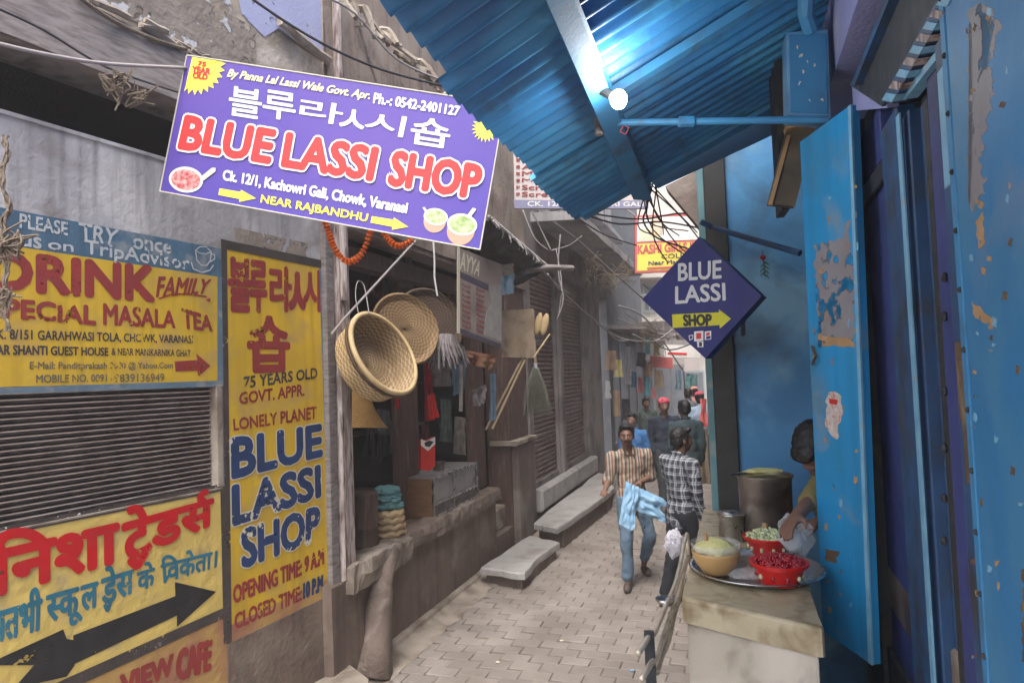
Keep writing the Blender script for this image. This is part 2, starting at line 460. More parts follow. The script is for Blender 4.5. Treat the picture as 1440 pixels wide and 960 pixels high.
rot = Matrix.Rotation(math.atan2(D2.x, D2.y) * -1 + math.pi / 2, 4, 'Z')
def paver_xf(p, k):
    rr = random.Random(k * 7 + int(p.x * 100) + int(p.y * 1000))
    hz = .006 * noise.noise(p * .9) + .0025 * rr.uniform(-1, 1) + .009
    return Matrix.Translation((p.x, p.y, hz)) @ rot @ Matrix.Rotation(rr.uniform(-.02, .02), 4, 'Z') @ Matrix.Rotation(rr.uniform(-.012, .012), 4, 'X') @ Matrix.Rotation(rr.uniform(-.03, .03), 4, 'Y')
for n, (d, p, vis, k) in enumerate(near_set):
    o = bpy.data.objects.new('paver', base_me[n * 7 % 5]); COL.objects.link(o); o.parent = pav; o.matrix_local = paver_xf(p, k)
mb = MB()
for n, (d, p, vis, k) in enumerate(rest):
    me = base_me[n % 5]; X = paver_xf(p, k)
    mb.add([X @ v.co for v in me.vertices], [list(f.vertices) for f in me.polygons])
mb.build('paver_field', m_paver, pav, kind='stuff')
# dusty gutter strip of broken mortar against the plinth
mb = MB().grid(lambda u, v: Vector(L2.P(-4.2 + u * 6.5, 0, .0 + .02 + v * (.26 + .05 * noise.noise((u * 30, 0, 0))))) + Vector((0, 0, .05 * (1 - v) ** 2 + .014 + .012 * noise.noise((u * 40, v * 3, 1)))), 120, 5)
structure(mb.build('gutter_mortar', m_conc, smooth=True))

# ================================================================ LEFT: NEAR BUILDING
b1 = thing('plastered_building', 'nearest building on the left, grey plaster below a dark gap, ochre above', 'building', L1.P(-2, 0, 0))
ZW0, ZG, ZF = 3.6, 3.93, 4.28
# opening of the shutter in photo px
sx = L1.hit(312, 600, 0)[0]
zs_t = L1.hit(312, 541, 0)[1]; zs_b = L1.hit(312, 683, 0)[1]
FAR = -4.6
mb = MB()
mb.fbox(L1, FAR, 0, zs_t, ZW0, -.22, 0)             # above the shutter
mb.fbox(L1, sx, 0, zs_b, zs_t, -.22, 0)
mb.fbox(L1, FAR, 0, .0, zs_b, -.22, 0)
mb.fbox(L1, FAR, 0.0, ZW0, ZW0 + .02, -.20, .012)
mb.build('wall', m_plaster, b1)
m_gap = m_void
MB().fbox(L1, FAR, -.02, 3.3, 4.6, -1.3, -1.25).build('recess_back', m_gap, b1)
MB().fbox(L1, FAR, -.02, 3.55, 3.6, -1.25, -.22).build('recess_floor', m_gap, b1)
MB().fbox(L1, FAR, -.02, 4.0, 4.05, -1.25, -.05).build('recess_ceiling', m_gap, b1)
def fascia(u, v):
    a = FAR + u * (-FAR - .02); b = ZG + v * (ZF - ZG)
    return L1.P(a, b + .012 * noise.noise((a * 2.2, v, 0)), .13 - .05 * v + .02 * noise.noise((a * 1.4, b * 3, 3)))
mb = MB().grid(fascia, 80, 6); mb.fbox(L1, FAR, -.02, ZG + .03, ZF - .02, -.25, .06); mb.build('fascia', m_greywood, b1, smooth=False)
mb = MB().fbox(L1, FAR, 0, ZF - .02, 8.6, -.25, .0); mb.build('upper_wall', m_ochre, b1)
# lavender patch and mouldings on the upper wall
stripe(L1, [(325, -60), (463, -60), (463, 92), (428, 68), (392, 40), (372, 52), (340, 20)], m_lav, b1, 'painted_patch', .006)
mb = MB()
pts = [L1.W(x, y, .05) for x, y in [(394, 30), (410, 44), (428, 60), (446, 74), (462, 88)]]
mb.tube(pts, .035, 7); mb.jitter(.02, 12, .01); mb.build('broken_moulding', m_conc, b1)
rr = random.Random(3); mb = MB()
for i in range(46):
    u = rr.random(); a = FAR * .62 * u - .55
    p = L1.P(a, ZF + rr.uniform(-.01, .05), .08 + rr.uniform(-.06, .05))
    d = D1 * rr.uniform(.03, .16) + Vector((0, 0, rr.uniform(-.03, .03))); mb.tube([p - d, p + d * .3 + Vector((0, 0, rr.uniform(-.01, .02))), p + d], rr.uniform(.006, .02), 5)
mb.build('rubble_on_ledge', m_conc, b1, kind='stuff')
MB().tube([L1.P(-.03, 2.9, .05), L1.P(-.03, 8.4, .05)], .035, 10).build('drain_pipe', m_pilaster, b1)
# slim moulding along the corner
# rolling shutter
ZP = L1.hit(0, 553, 0)[1]
mb = MB(); mb.fbox(L1, FAR, sx, zs_b - .0, zs_t, -.22, -.14); mb.build('shutter_back', m_void, b1)
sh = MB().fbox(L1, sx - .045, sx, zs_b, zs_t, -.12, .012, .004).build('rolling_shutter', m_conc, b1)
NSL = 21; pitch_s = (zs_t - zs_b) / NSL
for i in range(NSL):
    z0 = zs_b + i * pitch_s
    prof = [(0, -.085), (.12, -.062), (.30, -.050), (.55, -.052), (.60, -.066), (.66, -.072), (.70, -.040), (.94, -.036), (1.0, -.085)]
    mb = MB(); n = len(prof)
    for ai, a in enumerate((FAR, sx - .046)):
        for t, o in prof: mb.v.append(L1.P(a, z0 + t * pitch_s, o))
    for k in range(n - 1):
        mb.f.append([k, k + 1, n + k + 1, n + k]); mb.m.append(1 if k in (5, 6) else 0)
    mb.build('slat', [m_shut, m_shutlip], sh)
mb = MB().fbox(L1, FAR, sx, zs_b - .022, zs_b - .002, -.1, .012, .006); mb.jitter(.006, 12, .002); mb.build('sill', m_conc, b1)

# ---------------------------------------------------------------- painted signs on that wall
def wsign(label, F, corners, base_mat, off=.004, name='painted_sign', origin=None):
    t = thing(name, label, 'painted sign', F.W(*corners[-1], 0) if origin is None else origin)
    MB().ppoly(F, corners, -.002, off).build('panel', base_mat, t)
    return t
T = wsign('painted wall sign with DRINK in big red letters under a blue header, above the shutter', L1, [(-40, 337), (307, 389), (308, 536), (-40, 545)], m_yel, .006)
stripe(L1, [(-40, 284), (312, 350), (313, 390), (306, 389), (-40, 337)], m_hdr, T, 'header', .0065)
stripe(L1, [(-40, 546), (306, 535), (306, 389), (314, 390), (316, 543), (-40, 555)], m_blueg, T, 'border', .0085)
O = .008
letters(L1, 'PLEASE', [(28, 300), (95, 313), (95, 331), (28, 320)], m_pwhite, T, .02, off=O, wob=.01)
letters(L1, 'TRY', [(111, 313), (167, 324), (161, 345), (113, 336)], m_pwhite, T, .02, off=O, wob=.01)
letters(L1, 'once', [(187, 334), (241, 344), (241, 357), (187, 349)], m_pwhite, T, .02, off=O, wob=.01)
letters(L1, 'us', [(30, 330), (58, 335), (58, 350), (30, 345)], m_pwhite, T, .02, off=O, wob=.01)
letters(L1, 'on', [(68, 340), (103, 345), (103, 354), (68, 350)], m_pwhite, T, .02, off=O, wob=.01)
letters(L1, 'TripAdvisor', [(119, 337), (266, 361), (266, 385), (119, 362)], m_pwhite, T, .02, off=O, wob=.01)
def outline_path(F, px, r, m, parent, name, off=.009, closed=False):
    P = [F.W(x, y, off) for x, y in px]
    if closed: P.append(P[0])
    mb = MB()
    for i in range(len(P) - 1):
        d = (P[i + 1] - P[i]); 
        if d.length < 1e-6: continue
        d.normalize(); s = F.n.cross(d) * r
        mb.add([P[i] + s - d * r * .5, P[i] - s - d * r * .5, P[i + 1] - s + d * r * .5, P[i + 1] + s + d * r * .5], [(0, 1, 2, 3)])
    return mb.build(name, m, parent)
outline_path(L1, [(275, 352), (277, 366), (283, 373), (291, 373), (296, 366), (297, 354)], .004, m_pwhite, T, 'cup_drawing')
outline_path(L1, [(275, 352), (281, 347), (290, 347), (297, 354), (290, 357), (281, 356)], .003, m_pwhite, T, 'cup_drawing', closed=True)
outline_path(L1, [(297, 357), (302, 358), (302, 364), (296, 368)], .003, m_pwhite, T, 'cup_drawing')
outline_path(L1, [(269, 369), (272, 378), (284, 383), (295, 380), (300, 373)], .004, m_pwhite, T, 'saucer_drawing')
letters(L1, 'DRINK', [(-14, 353), (216, 377), (216, 422), (-14, 404)], m_maroon, T, .05, off=O)
letters(L1, 'FAMILY', [(221, 389), (297, 393), (292, 412), (220, 417)], m_maroon, T, .025, off=O, shear=.15, wob=.02)
outline_path(L1, [(224, 420), (240, 414), (262, 413), (290, 417)], .005, m_maroon, T, 'underline')
MB().ball(L1.W(293, 421, .008), (.012, .012, .012), 8).build('full_stop', m_maroon, T)
letters(L1, 'SPECIAL', [(-16, 418), (134, 431), (134, 456), (-16, 444)], m_maroon, T, .045, off=O, wob=.01)
letters(L1, 'MASALA', [(146, 427), (246, 438), (246, 461), (146, 456)], m_maroon, T, .03, off=O, wob=.01)
letters(L1, 'TEA', [(256, 434), (298, 446), (298, 465), (258, 461)], m_maroon, T, .035, off=O, wob=.01)
letters(L1, 'CK. 8/151 GARAHWASI TOLA, CHOWK, VARANASI', [(-16, 462), (271, 472), (271, 484), (-16, 478)], m_ink, T, .022, off=O, wob=.012)
letters(L1, 'NEAR SHANTI GUEST HOUSE', [(-24, 484), (152, 489), (152, 500), (-24, 498)], m_ink, T, .03, off=O, wob=.012)
letters(L1, '& NEAR MANIKARNIKA GHAT', [(157, 489), (268, 492), (268, 501), (157, 499)], m_ink, T, .015, off=O, wob=.012)
letters(L1, 'E-Mail: Panditprakash 2000 @ Yahoo.Com', [(42, 508), (243, 509), (243, 520), (42, 522)], m_faint, T, .018, off=O, wob=.012)
letters(L1, 'MOBILE NO. 0091', [(51, 527), (150, 526), (150, 536), (51, 538)], m_faint, T, .018, off=O, wob=.012)
letters(L1, '-9839136949', [(156, 526), (231, 525), (231, 536), (156, 537)], m_faint, T, .018, off=O, wob=.012)
stripe(L1, [(246, 508), (278, 506), (276, 497), (296, 514), (279, 529), (278, 521), (247, 522)], m_maroon, T, 'arrow', O)

# tall sign
T = wsign('tall yellow painted wall sign with big blue BLUE LASSI SHOP letters and red Korean writing', L1, [(318, 350), (450, 376), (465, 836), (324, 902)], m_yel, .006)
stripe(L1, [(311, 336), (453, 366), (453, 377), (318, 350)], m_ink, T, 'border', .0095)
stripe(L1, [(311, 336), (319, 338), (326, 902), (320, 904)], m_ink, T, 'border', .009)
stripe(L1, [(449, 376), (455, 376), (469, 832), (464, 836)], m_blueg, T, 'border', .009)
stripe(L1, [(322, 880), (464, 812), (465, 836), (324, 903)], m_orange, T, 'faded_base', .0075)
for ch, q in [('블', [(322, 363), (352, 366), (352, 437), (323, 436)]), ('루', [(352, 367), (374, 370), (374, 438), (353, 438)]), ('라', [(380, 374), (409, 378), (409, 437), (381, 436)]),
              ('ㅅ', [(408, 384), (428, 386), (428, 434), (408, 434)]), ('시', [(427, 378), (450, 382), (450, 437), (428, 436)]), ('숍', [(349, 444), (406, 449), (406, 520), (350, 522)])]:
    letters(L1, ch, q, m_maroon, T, .035, off=O)
letters(L1, '75 YEARS OLD', [(343, 530), (446, 517), (446, 531), (343, 546)], m_ink, T, .03, off=O, wob=.02)
letters(L1, 'GOVT. APPR.', [(337, 552), (428, 540), (428, 556), (337, 568)], m_maroon, T, .03, off=O, wob=.02)
letters(L1, 'LONELY PLANET', [(328, 589), (445, 571), (445, 588), (329, 605)], m_maroon, T, .03, off=O, wob=.02)
letters(L1, 'BLUE', [(327, 618), (451, 598), (452, 640), (328, 671)], m_navy, T, .045, off=O + .002, outline=.07, om=m_halo)
letters(L1, 'LASSI', [(328, 684), (449, 655), (450, 697), (329, 737)], m_navy, T, .045, off=O + .002, outline=.07, om=m_halo)
letters(L1, 'SHOP', [(340, 746), (449, 712), (448, 757), (342, 797)], m_navy, T, .045, off=O + .002, outline=.07, om=m_halo)
letters(L1, 'OPENING TIME:', [(328, 824), (424, 786), (424, 808), (329, 848)], m_maroon, T, .035, off=O, wob=.012)
letters(L1, '9 A.M', [(429, 783), (455, 771), (455, 792), (429, 804)], m_maroon, T, .05, off=O)
letters(L1, 'CLOSED TIME:', [(330, 863), (424, 823), (424, 843), (331, 884)], m_maroon, T, .035, off=O, wob=.012)
letters(L1, '10 P.M.', [(427, 820), (456, 807), (456, 828), (427, 841)], m_navy, T, .05, off=O)

# trader sign in Hindi
T = wsign('pale yellow painted wall sign below the shutter with red Hindi letters and black arrows', L1, [(-60, 764), (311, 690), (316, 858), (-60, 1024)], m_yel2, .006)
stripe(L1, [(-60, 752), (312, 680), (312, 690), (-60, 765)], m_ink, T, 'border', .009)
stripe(L1, [(310, 684), (320, 683), (324, 902), (315, 905)], m_ink, T, 'border', .0088)
stripe(L1, [(-60, 1022), (317, 853), (317, 867), (-60, 1042)], m_ink, T, 'border', .0094)
m_redh = m_redb
letters(L1, '', [(-14, 753), (165, 715), (166, 788), (-14, 838)], m_redh, T, .042, off=.012, tokens=['िनशा'])
letters(L1, '', [(173, 716), (299, 687), (299, 748), (176, 806)], m_redh, T, .042, off=.012,
        tokens=['टे', ('line', [(.10, -.02), (.24, -.20), (.38, -.02)], .07), 'ड', 'स', ('line', [(.50, .62), (.40, .74), (.46, .86), (.56, .84)], .07)])
letters(L1, '', [(-12, 846), (59, 824), (57, 885), (-12, 905)], m_teal, T, .03, off=O, tokens=['पतभी'])
letters(L1, '', [(66, 838), (137, 818), (137, 866), (67, 890)], m_teal, T, .03, off=O, tokens=[('half', 'स', .70), 'कू', 'ल'])
letters(L1, '', [(143, 799), (188, 787), (187, 842), (144, 862)], m_teal, T, .03, off=O, tokens=['डे', ('line', [(.10, -.02), (.22, -.18), (.34, -.02)], .06), 'स'])
letters(L1, '', [(193, 794), (217, 788), (217, 822), (194, 831)], m_teal, T, .03, off=O, tokens=['के'])
letters(L1, '', [(226, 783), (306, 765), (304, 797), (228, 820)], m_teal, T, .03, off=O, tokens=['िवके', ('line', [(.30, .18), (.12, .0)], .06), 'ता।'])
zz = lambda l: [(x / 3.2, 660 + y / 3.2) for x, y in l]
stripe(L1, zz([(330, 745), (790, 568), (788, 505), (972, 548), (797, 706), (797, 655), (335, 873)]), m_black, T, 'arrow', .0085)
stripe(L1, zz([(-60, 875), (285, 718), (300, 760), (342, 768), (335, 880), (300, 930), (60, 985), (155, 878), (-60, 880)]), m_black, T, 'arrow', .0092)
T = wsign('orange painted wall panel with faded red VIEW CAFE lettering, lowest on the near wall', L1, [(-60, 1042), (318, 867), (322, 1010), (-60, 1200)], m_orange, .005)
letters(L1, 'VIEW', [(170, 950), (243, 920), (243, 946), (172, 980)], m_maroon, T, .05, off=O, wob=.03)
letters(L1, 'CAFE', [(250, 915), (297, 900), (295, 940), (250, 955)], m_maroon, T, .05, off=O, wob=.03)
# old brown dado under the tall sign
MB().ppoly(L1, [(321, 905), (471, 833), (476, 1060), (322, 1110)], -.01, .012).build('dado', m_plinth, b1)

# ================================================================ BASKET SHOP (L2, from the corner to px 745)
def s2(px): return L2.hit(px, 560, 0)[0]
sC = s2(478); s_end = s2(692); s_pass = s2(744)
ZPL = .89
b2 = thing('shop_building', 'old brown building with the open basket shop, beside the tall yellow sign', 'building', L2.P(-1.5, 0, 0))
s0 = -3.3
ZOP = 3.5
mb = MB(); mb.fbox(L2, s0, s_pass, ZOP, 8.6, -.25, 0); mb.build('upper_wall', m_brownup, b2)
mb = MB(); mb.grid(lambda u, v: L2.P(s0 + u * (s_pass - s0), ZOP + .05 + v * 1.5, .015 + .03 * max(0, noise.noise((u * 7, v * 5, 2))) + .05 * max(0, noise.noise((u * 3, v * 2, 5)))), 60, 30)
mb.build('bulging_plaster', m_brownup, b2, smooth=True)
# hanging boards along the wall top (torn tin and cloth edges)
DEP = 1.9
mb = MB()
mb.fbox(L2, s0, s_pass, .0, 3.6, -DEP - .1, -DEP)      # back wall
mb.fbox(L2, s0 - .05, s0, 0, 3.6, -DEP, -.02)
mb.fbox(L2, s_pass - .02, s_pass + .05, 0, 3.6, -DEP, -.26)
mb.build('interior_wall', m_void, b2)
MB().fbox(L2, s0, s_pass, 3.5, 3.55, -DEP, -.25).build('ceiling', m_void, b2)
mb = MB(); mb.fbox(L2, s0 + .25, s_end, 0, ZPL, -DEP, 0); mb.build('plinth', m_plinth, b2)
# the worn nosing of the platform
def nos(px0, px1, name, m, z0, z1, o0, o1, jit=.015):
    mb = MB(); n = 26; a0, a1 = s2(px0), s2(px1)
    sec = [(o0, z0), (o1, z0), (o1 + .01, (z0 + z1) / 2), (o1, z1 - .012), (o1 - .02, z1), (o0, z1)]
    for i in range(n + 1):
        a = a0 + (a1 - a0) * i / n
        for o, z in sec:
            q = L2.P(a, z, o); q += Vector((noise.noise(q * 9), noise.noise(q * 9 + Vector((5, 0, 0))), noise.noise(q * 7 + Vector((0, 9, 0))))) * jit
            mb.v.append(q)
    k = len(sec)
    for i in range(n):
        for j in range(k): mb.f.append([i * k + j, i * k + (j + 1) % k, (i + 1) * k + (j + 1) % k, (i + 1) * k + j]); mb.m.append(0)
    mb.f.append(list(range(k))); mb.m.append(0); mb.f.append([n * k + j for j in range(k)][::-1]); mb.m.append(0)
    return mb.build(name, m, b2)
nos(474, 562, 'nosing', m_conc, .70, .905, -.12, .09, .035)
nos(556, 694, 'nosing', m_ridge, .76, .91, -.12, .055, .03)
nos(520, 690, 'base_ledge', m_conc, .0, .09, -.02, .05, .01)
# corner pilaster in two strips
s_a, s_b = s2(456), s2(490)
mb = MB().fbox(L2, s2(453), s2(500), 0, .80, -.2, .035, .02); mb.jitter(.03, 5, .006); mb.build('masonry_foot', m_plinth, b2)
mb = MB().fbox(L2, s2(472), s2(489), .80, 4.5, -.2, .045, .012); mb.jitter(.006, 8, .002); pil = mb.build('corner_post', m_pilaster, b2)
mb = MB().fbox(L2, s2(459), s2(470), .62, 3.9, -.2, .02, .006); mb.jitter(.006, 7, .002); mb.build('corner_post', m_greywood, b2)
# posts within the opening
for x0, x1, o, zz0 in ((566, 589, -.30, ZPL), (668, 682, -.22, ZPL)):
    F = L2; a0 = F.hit(x0, 600, o)[0]; a1 = F.hit(x1, 600, o)[0]
    MB().fbox(L2, a0, a1, zz0, ZOP, o - .12, o, .01).build('post', m_wooddk, b2)
MB().fbox(L2, s2(718), s_pass, 0, ZOP, -.35, -.03, .01).build('pier', m_wooddk, b2)
mb = MB().fbox(L2, s2(720), s2(744), 0, 1.35, -.3, .06, .02); mb.build('pier_base', m_brownwall, b2)
MB().fbox(L2, s2(716), s2(746), 1.35, 1.41, -.3, .09, .01).build('pier_cap', m_conc, b2)
MB().fbox(L2, s_end, s2(718), 0, .30, -1.2, -.02).build('passage_floor', m_plinth, b2)
MB().fbox(L2, s_end + .03, s2(738), .30, .58, -1.2, -.12, .02).build('passage_step', m_conc, b2)
# step slabs standing out from the wall
def slab_px(pts, z, th, name, label, m):
    P = [onZ(x, y, z) for x, y in pts]
    mb = MB(); n = len(P)
    # subdivide outline for a chipped edge
    Q = []
    for i in range(n):
        for k in range(6): Q.append(P[i].lerp(P[(i + 1) % n], k / 6))
    Q = [q + Vector((noise.noise(q * 7), noise.noise(q * 7 + Vector((3, 3, 3))), 0)) * .055 for q in Q]
    c = sum(Q, Vector()) / len(Q)
    Qi = [q.lerp(c, .02) for q in Q]; m_ = len(Q)
    vs = [Vector((q.x, q.y, z - th)) for q in Q] + [Vector((q.x, q.y, z - .018)) for q in Q] + [Vector((q.x, q.y, z)) for q in Qi]
    fs = [list(range(2 * m_, 3 * m_)), list(range(m_))[::-1]]
    for r in (0, 1):
        for i in range(m_):
            j = (i + 1) % m_; fs.append((r * m_ + i, r * m_ + j, (r + 1) * m_ + j, (r + 1) * m_ + i))
    mb.add(vs, fs); o = mb.build(name, m)
    tag(o, label, 'step'); return o
def two_part(pts, z, th, name, label):
    t = slab_px(pts, z, th, name, label, m_slab)
    P = [onZ(x, y, z) for x, y in pts]; c = sum(P, Vector()) / len(P)
    MB().prism([Vector((p.x, p.y, z - th)).lerp(Vector((c.x, c.y, z - th)), .10) for p in P], (0, 0, -(z - th) + .001)).build('riser', m_plinth, t)
two_part([(678, 797), (733, 805), (786, 762), (744, 752)], .20, .075, 'stone_step', 'small grey stone step slab in front of the passage, nearest step on the left')
two_part([(748, 735), (786, 742), (862, 688), (866, 668), (842, 664)], .32, .08, 'stone_step', 'long raised grey step running below the two brown rolling shutters')
# leaning mortar drain hump and the broken slab at its foot
def curved(pts, rads, name, label, m, cat):
    mb = MB(); mb.tube(pts, rads, 9); mb.jitter(.035, 6, .012); return tag(mb.build(name, m, smooth=True), label, cat)
curved([L2.W(551, 772, .04), L2.W(541, 800, .07), L2.W(533, 850, .07), L2.W(528, 900, .07), L2.W(520, 955, .09)], [.06, .08, .11, .13, .17], 'mortar_buttress', 'rounded leaning ridge of old mortar against the shop plinth', m_ridge, 'buttress')
mb = MB().prism([onZ(x, y, .18) for x, y in [(408, 985), (418, 950), (455, 922), (478, 924), (520, 955), (515, 990)]], (0, 0, -.16)); mb.jitter(.02, 5)
tag(mb.build('broken_slab', m_conc), 'broken lump of pale concrete at the foot of the wall, bottom edge of view', 'rubble')

# ================================================================ SHUTTERED HOUSE further on
s3 = s_pass
sA0, sA1, sB0, sB1 = s2(750), s2(789), s2(793), s2(827)
s_f = s2(858)
b3 = thing('shuttered_building', 'grey building with two brown rolling shutters under a concrete ledge', 'building', L2.P(s3 + 2, 0, 0))
zt, zb = 3.95, .56
m_b3 = mat('dusty_grey_brown_plaster', (.25, .225, .22), (.17, .155, .155), 2, .9, bump=.006, dirt=(.12, .1, .1), dscale=2, damt=.4)
m_b3u = mat('pale_grey_blue_plaster', (.42, .41, .42), (.32, .31, .33), 1.5, .9, bump=.004, dirt=(.2, .19, .2), dscale=1.5, damt=.35, streak=.25)
mb = MB(); mb.fbox(L2, s3, s_f, zt, 9, -.3, 0); mb.fbox(L2, s3, sA0, 0, zt, -.3, 0); mb.fbox(L2, sA1, sB0, zb, zt, -.3, .015); mb.fbox(L2, sB1, s_f - .9, 0, zt, -.3, 0)
mb.fbox(L2, sA0, sB1, 0, zb, -.3, .0)
mb.build('wall', m_b3, b3)
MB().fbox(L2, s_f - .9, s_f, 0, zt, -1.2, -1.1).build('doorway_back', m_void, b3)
mb = MB(); mb.fbox(L2, sA0 - .12, sB1 + .1, .30, zb + .05, .0, .13, .03); mb.build('shutter_sill', m_slab, b3)
for a0, a1, lab in ((sA0, sA1, None), (sB0, sB1, None)):
    n = 46; h = (zt - zb - .0) / n; mb = MB(); prof = []
    for i in range(n):
        z = zb + i * h; prof += [(z, -.12), (z + h * .3, -.095), (z + h * .62, -.095), (z + h * .8, -.125)]
    prof.append((zt, -.12)); k = len(prof)
    for a in (a0 + .03, a1 - .03):
        for z, o in prof: mb.v.append(L2.P(a, z, o))
    for i in range(k - 1): mb.f.append([i, i + 1, k + i + 1, k + i]); mb.m.append(0)
    r = MB().fbox(L2, a0, a0 + .05, zb, zt, -.13, -.04).fbox(L2, a1 - .05, a1, zb, zt, -.13, -.04).fbox(L2, a0 + .05, a1 - .05, zb, zb + .1, -.13, -.07).build('rolling_shutter', m_b3, b3)
    mb.build('slats', m_shut2, r, kind='stuff')
# concrete ledge and its brackets
def ledge(b, a0, a1, z, dep, th, name, m, parent, jit=.02):
    mb = MB(); n = 30; sec = [(0, z), (dep, z - .04), (dep, z - .04 - th), (0, z - th)]
    for i in range(n + 1):
        a = a0 + (a1 - a0) * i / n
        for o, zz_ in sec:
            q = L2.P(a, zz_, o); q += noise.noise_vector(q * 3) * jit; mb.v.append(q)
    for i in range(n):
        for j in range(4): mb.f.append([i * 4 + j, i * 4 + (j + 1) % 4, (i + 1) * 4 + (j + 1) % 4, (i + 1) * 4 + j]); mb.m.append(0)
    mb.f += [[0, 1, 2, 3], [n * 4 + j for j in (3, 2, 1, 0)]]; mb.m += [0, 0]
    return mb.build(name, m, parent)
ledge(b3, s3 + .4, s_f + .8, 4.72, .75, .14, 'ledge', m_b3u, b3)
ledge(b3, s3 + .4, s_f + .8, 5.5, .35, .1, 'ledge', m_b3u, b3)
for i in range(7):
    a = s3 + .9 + i * .95
    MB().fbox(L2, a, a + .22, 4.72, 8.4, .0, .12, .02).build('pilaster', m_b3u, b3)
for i in range(3):
    a = s3 + 1.3 + i * 1.9
    w = MB().fbox(L2, a, a + .5, 5.75, 7.0, .0, .03).build('window', m_blueg, b3)
    MB().fbox(L2, a + .06, a + .44, 5.8, 6.95, .03, .036).build('pane', m_void, w)

# ================================================================ BEYOND: left goods fronts, end of the alley
m_dkfront = mat('smoky_blue_grey_front', (.14, .15, .17), (.09, .10, .12), 2, .85, dirt=(.2, .19, .2), dscale=2, damt=.35)
b4 = thing('goods_shop_building', 'narrow smoky shop front on the left hung with goods, beyond the rolling shutters', 'building', L2.P(s_f + 3, 0, 0))
s_g = s_f + 6.0
mb = MB(); mb.fbox(L2, s_f, s_g, 3.1, 9, -.3, 0); mb.fbox(L2, s_f, s_f + .5, 0, 3.1, -.3, 0); mb.build('wall', m_dkfront, b4)
for i in range(4):
    a = s_f + 1.4 + i * 1.4; MB().fbox(L2, a, a + .18, 0, 3.1, -.3, -.0, .01).build('post', m_dkfront, b4)
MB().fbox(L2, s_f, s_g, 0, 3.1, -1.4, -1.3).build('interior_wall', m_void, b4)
MB().fbox(L2, s_f + .5, s_g, 0, .5, -1.3, -.05).build('plinth', m_b3, b4)
ledge(b4, s_f, s_g, 3.35, .9, .1, 'awning_ledge', m_b3, b4)
# end wall across the view
EY = 25.0
m_end = mat('bright_cream_wall', (.46, .42, .38), (.36, .33, .31), 1, .9, dirt=(.35, .32, .3), dscale=1, damt=.35)
m_end2 = mat('grey_teal_wall', (.30, .33, .34), (.24, .27, .28), 1, .9)
FE = Frame((0, EY, 0), Vector((1, 0, 0)), Z3)
def fe(x): return FE.hit(x, 500)[0]
b5 = thing('end_building', 'pale sunlit building closing the end of the alley behind the crowd', 'building', (6, EY, 0))
mb = MB(); mb.fbox(FE, fe(840), fe(1100), 0, 9.0, -.4, 0); mb.build('wall', m_end, b5)
for x0, x1, y0, y1, m, nm in ((900, 918, 505, 640, m_end2, 'door'), (926, 944, 508, 640, m_brownwall, 'door'), (946, 962, 512, 640, m_b3, 'door'), (965, 990, 520, 640, m_end2, 'door'), (905, 925, 400, 440, m_end2, 'window'), (935, 960, 410, 450, m_end2, 'window'), (968, 1000, 405, 450, m_end2, 'window')):
    a0, z0 = FE.hit(x0, y1); a1, z1 = FE.hit(x1, y0); w = MB().fbox(FE, a0, a1, max(0, z0), z1, 0, .05).build(nm, m, b5)
    MB().fbox(FE, a0 + .06, a1 - .06, max(0, z0) + .1, z1 - .08, .05, .058).build('pane', m_dkfront, w)
for y in (455, 395):
    a0, z0 = FE.hit(890, y); a1, _ = FE.hit(1010, y); MB().fbox(FE, a0, a1, z0, z0 + .15, 0, .8).build('balcony_slab', m_end, b5)
    for k in range(14):
        a = a0 + (a1 - a0) * k / 13; MB().tube([FE.P(a, z0 + .15, .75), FE.P(a, z0 + .95, .75)], .02, 5).build('baluster', m_end2, b5)
    MB().tube([FE.P(a0, z0 + .97, .75), FE.P(a1, z0 + .97, .75)], .03, 6).build('rail', m_end2, b5)
# neighbours on the left between the goods shop and the end
FX = Frame(L2.P(s_g, 0, 0), (Vector((FE.P(fe(903), 0, 0))) - Vector(L2.P(s_g, 0, 0))), Z3)
b6 = thing('far_left_building', 'hazy two-storey building beyond the hanging goods on the left', 'building', FX.P(2, 0, 0))
Lx = (Vector((FE.P(fe(903), 0, 0))) - Vector(L2.P(s_g, 0, 0))).length
mb = MB(); mb.fbox(FX, 0, Lx, 0, 7.0, -.3, 0); mb.build('wall', m_b3, b6)
for i in range(5):
    a = .3 + i * Lx / 5.2
    MB().fbox(FX, a, a + Lx / 8, .4, 2.8, 0, .03).build('door', m_end2 if i % 2 else m_blueg, b6)
MB().fbox(FX, 0, Lx, 3.1, 3.22, 0, .7).build('ledge', m_b3u, b6)

# ================================================================ RIGHT SIDE MASSES (shop house and neighbours; shade the alley)
m_rb = mat('blue_wash_wall', (.085, .29, .55), (.055, .20, .42), 2.4, .6, bump=.003, bscale=25, dirt=(.06, .09, .14), dscale=2.2, damt=.4, c3=(.17, .36, .54), c3scale=1.6, c3amt=.45)
m_purp = mat('violet_wash_wall', (.27, .29, .52), (.21, .23, .44), 2, .7, bump=.003, dirt=(.5, .48, .45), dscale=3, damt=.3)
b7 = thing('blue_shop_building', 'blue painted building on the right that houses the lassi shop', 'building', RW.P(-3, 0, 0))
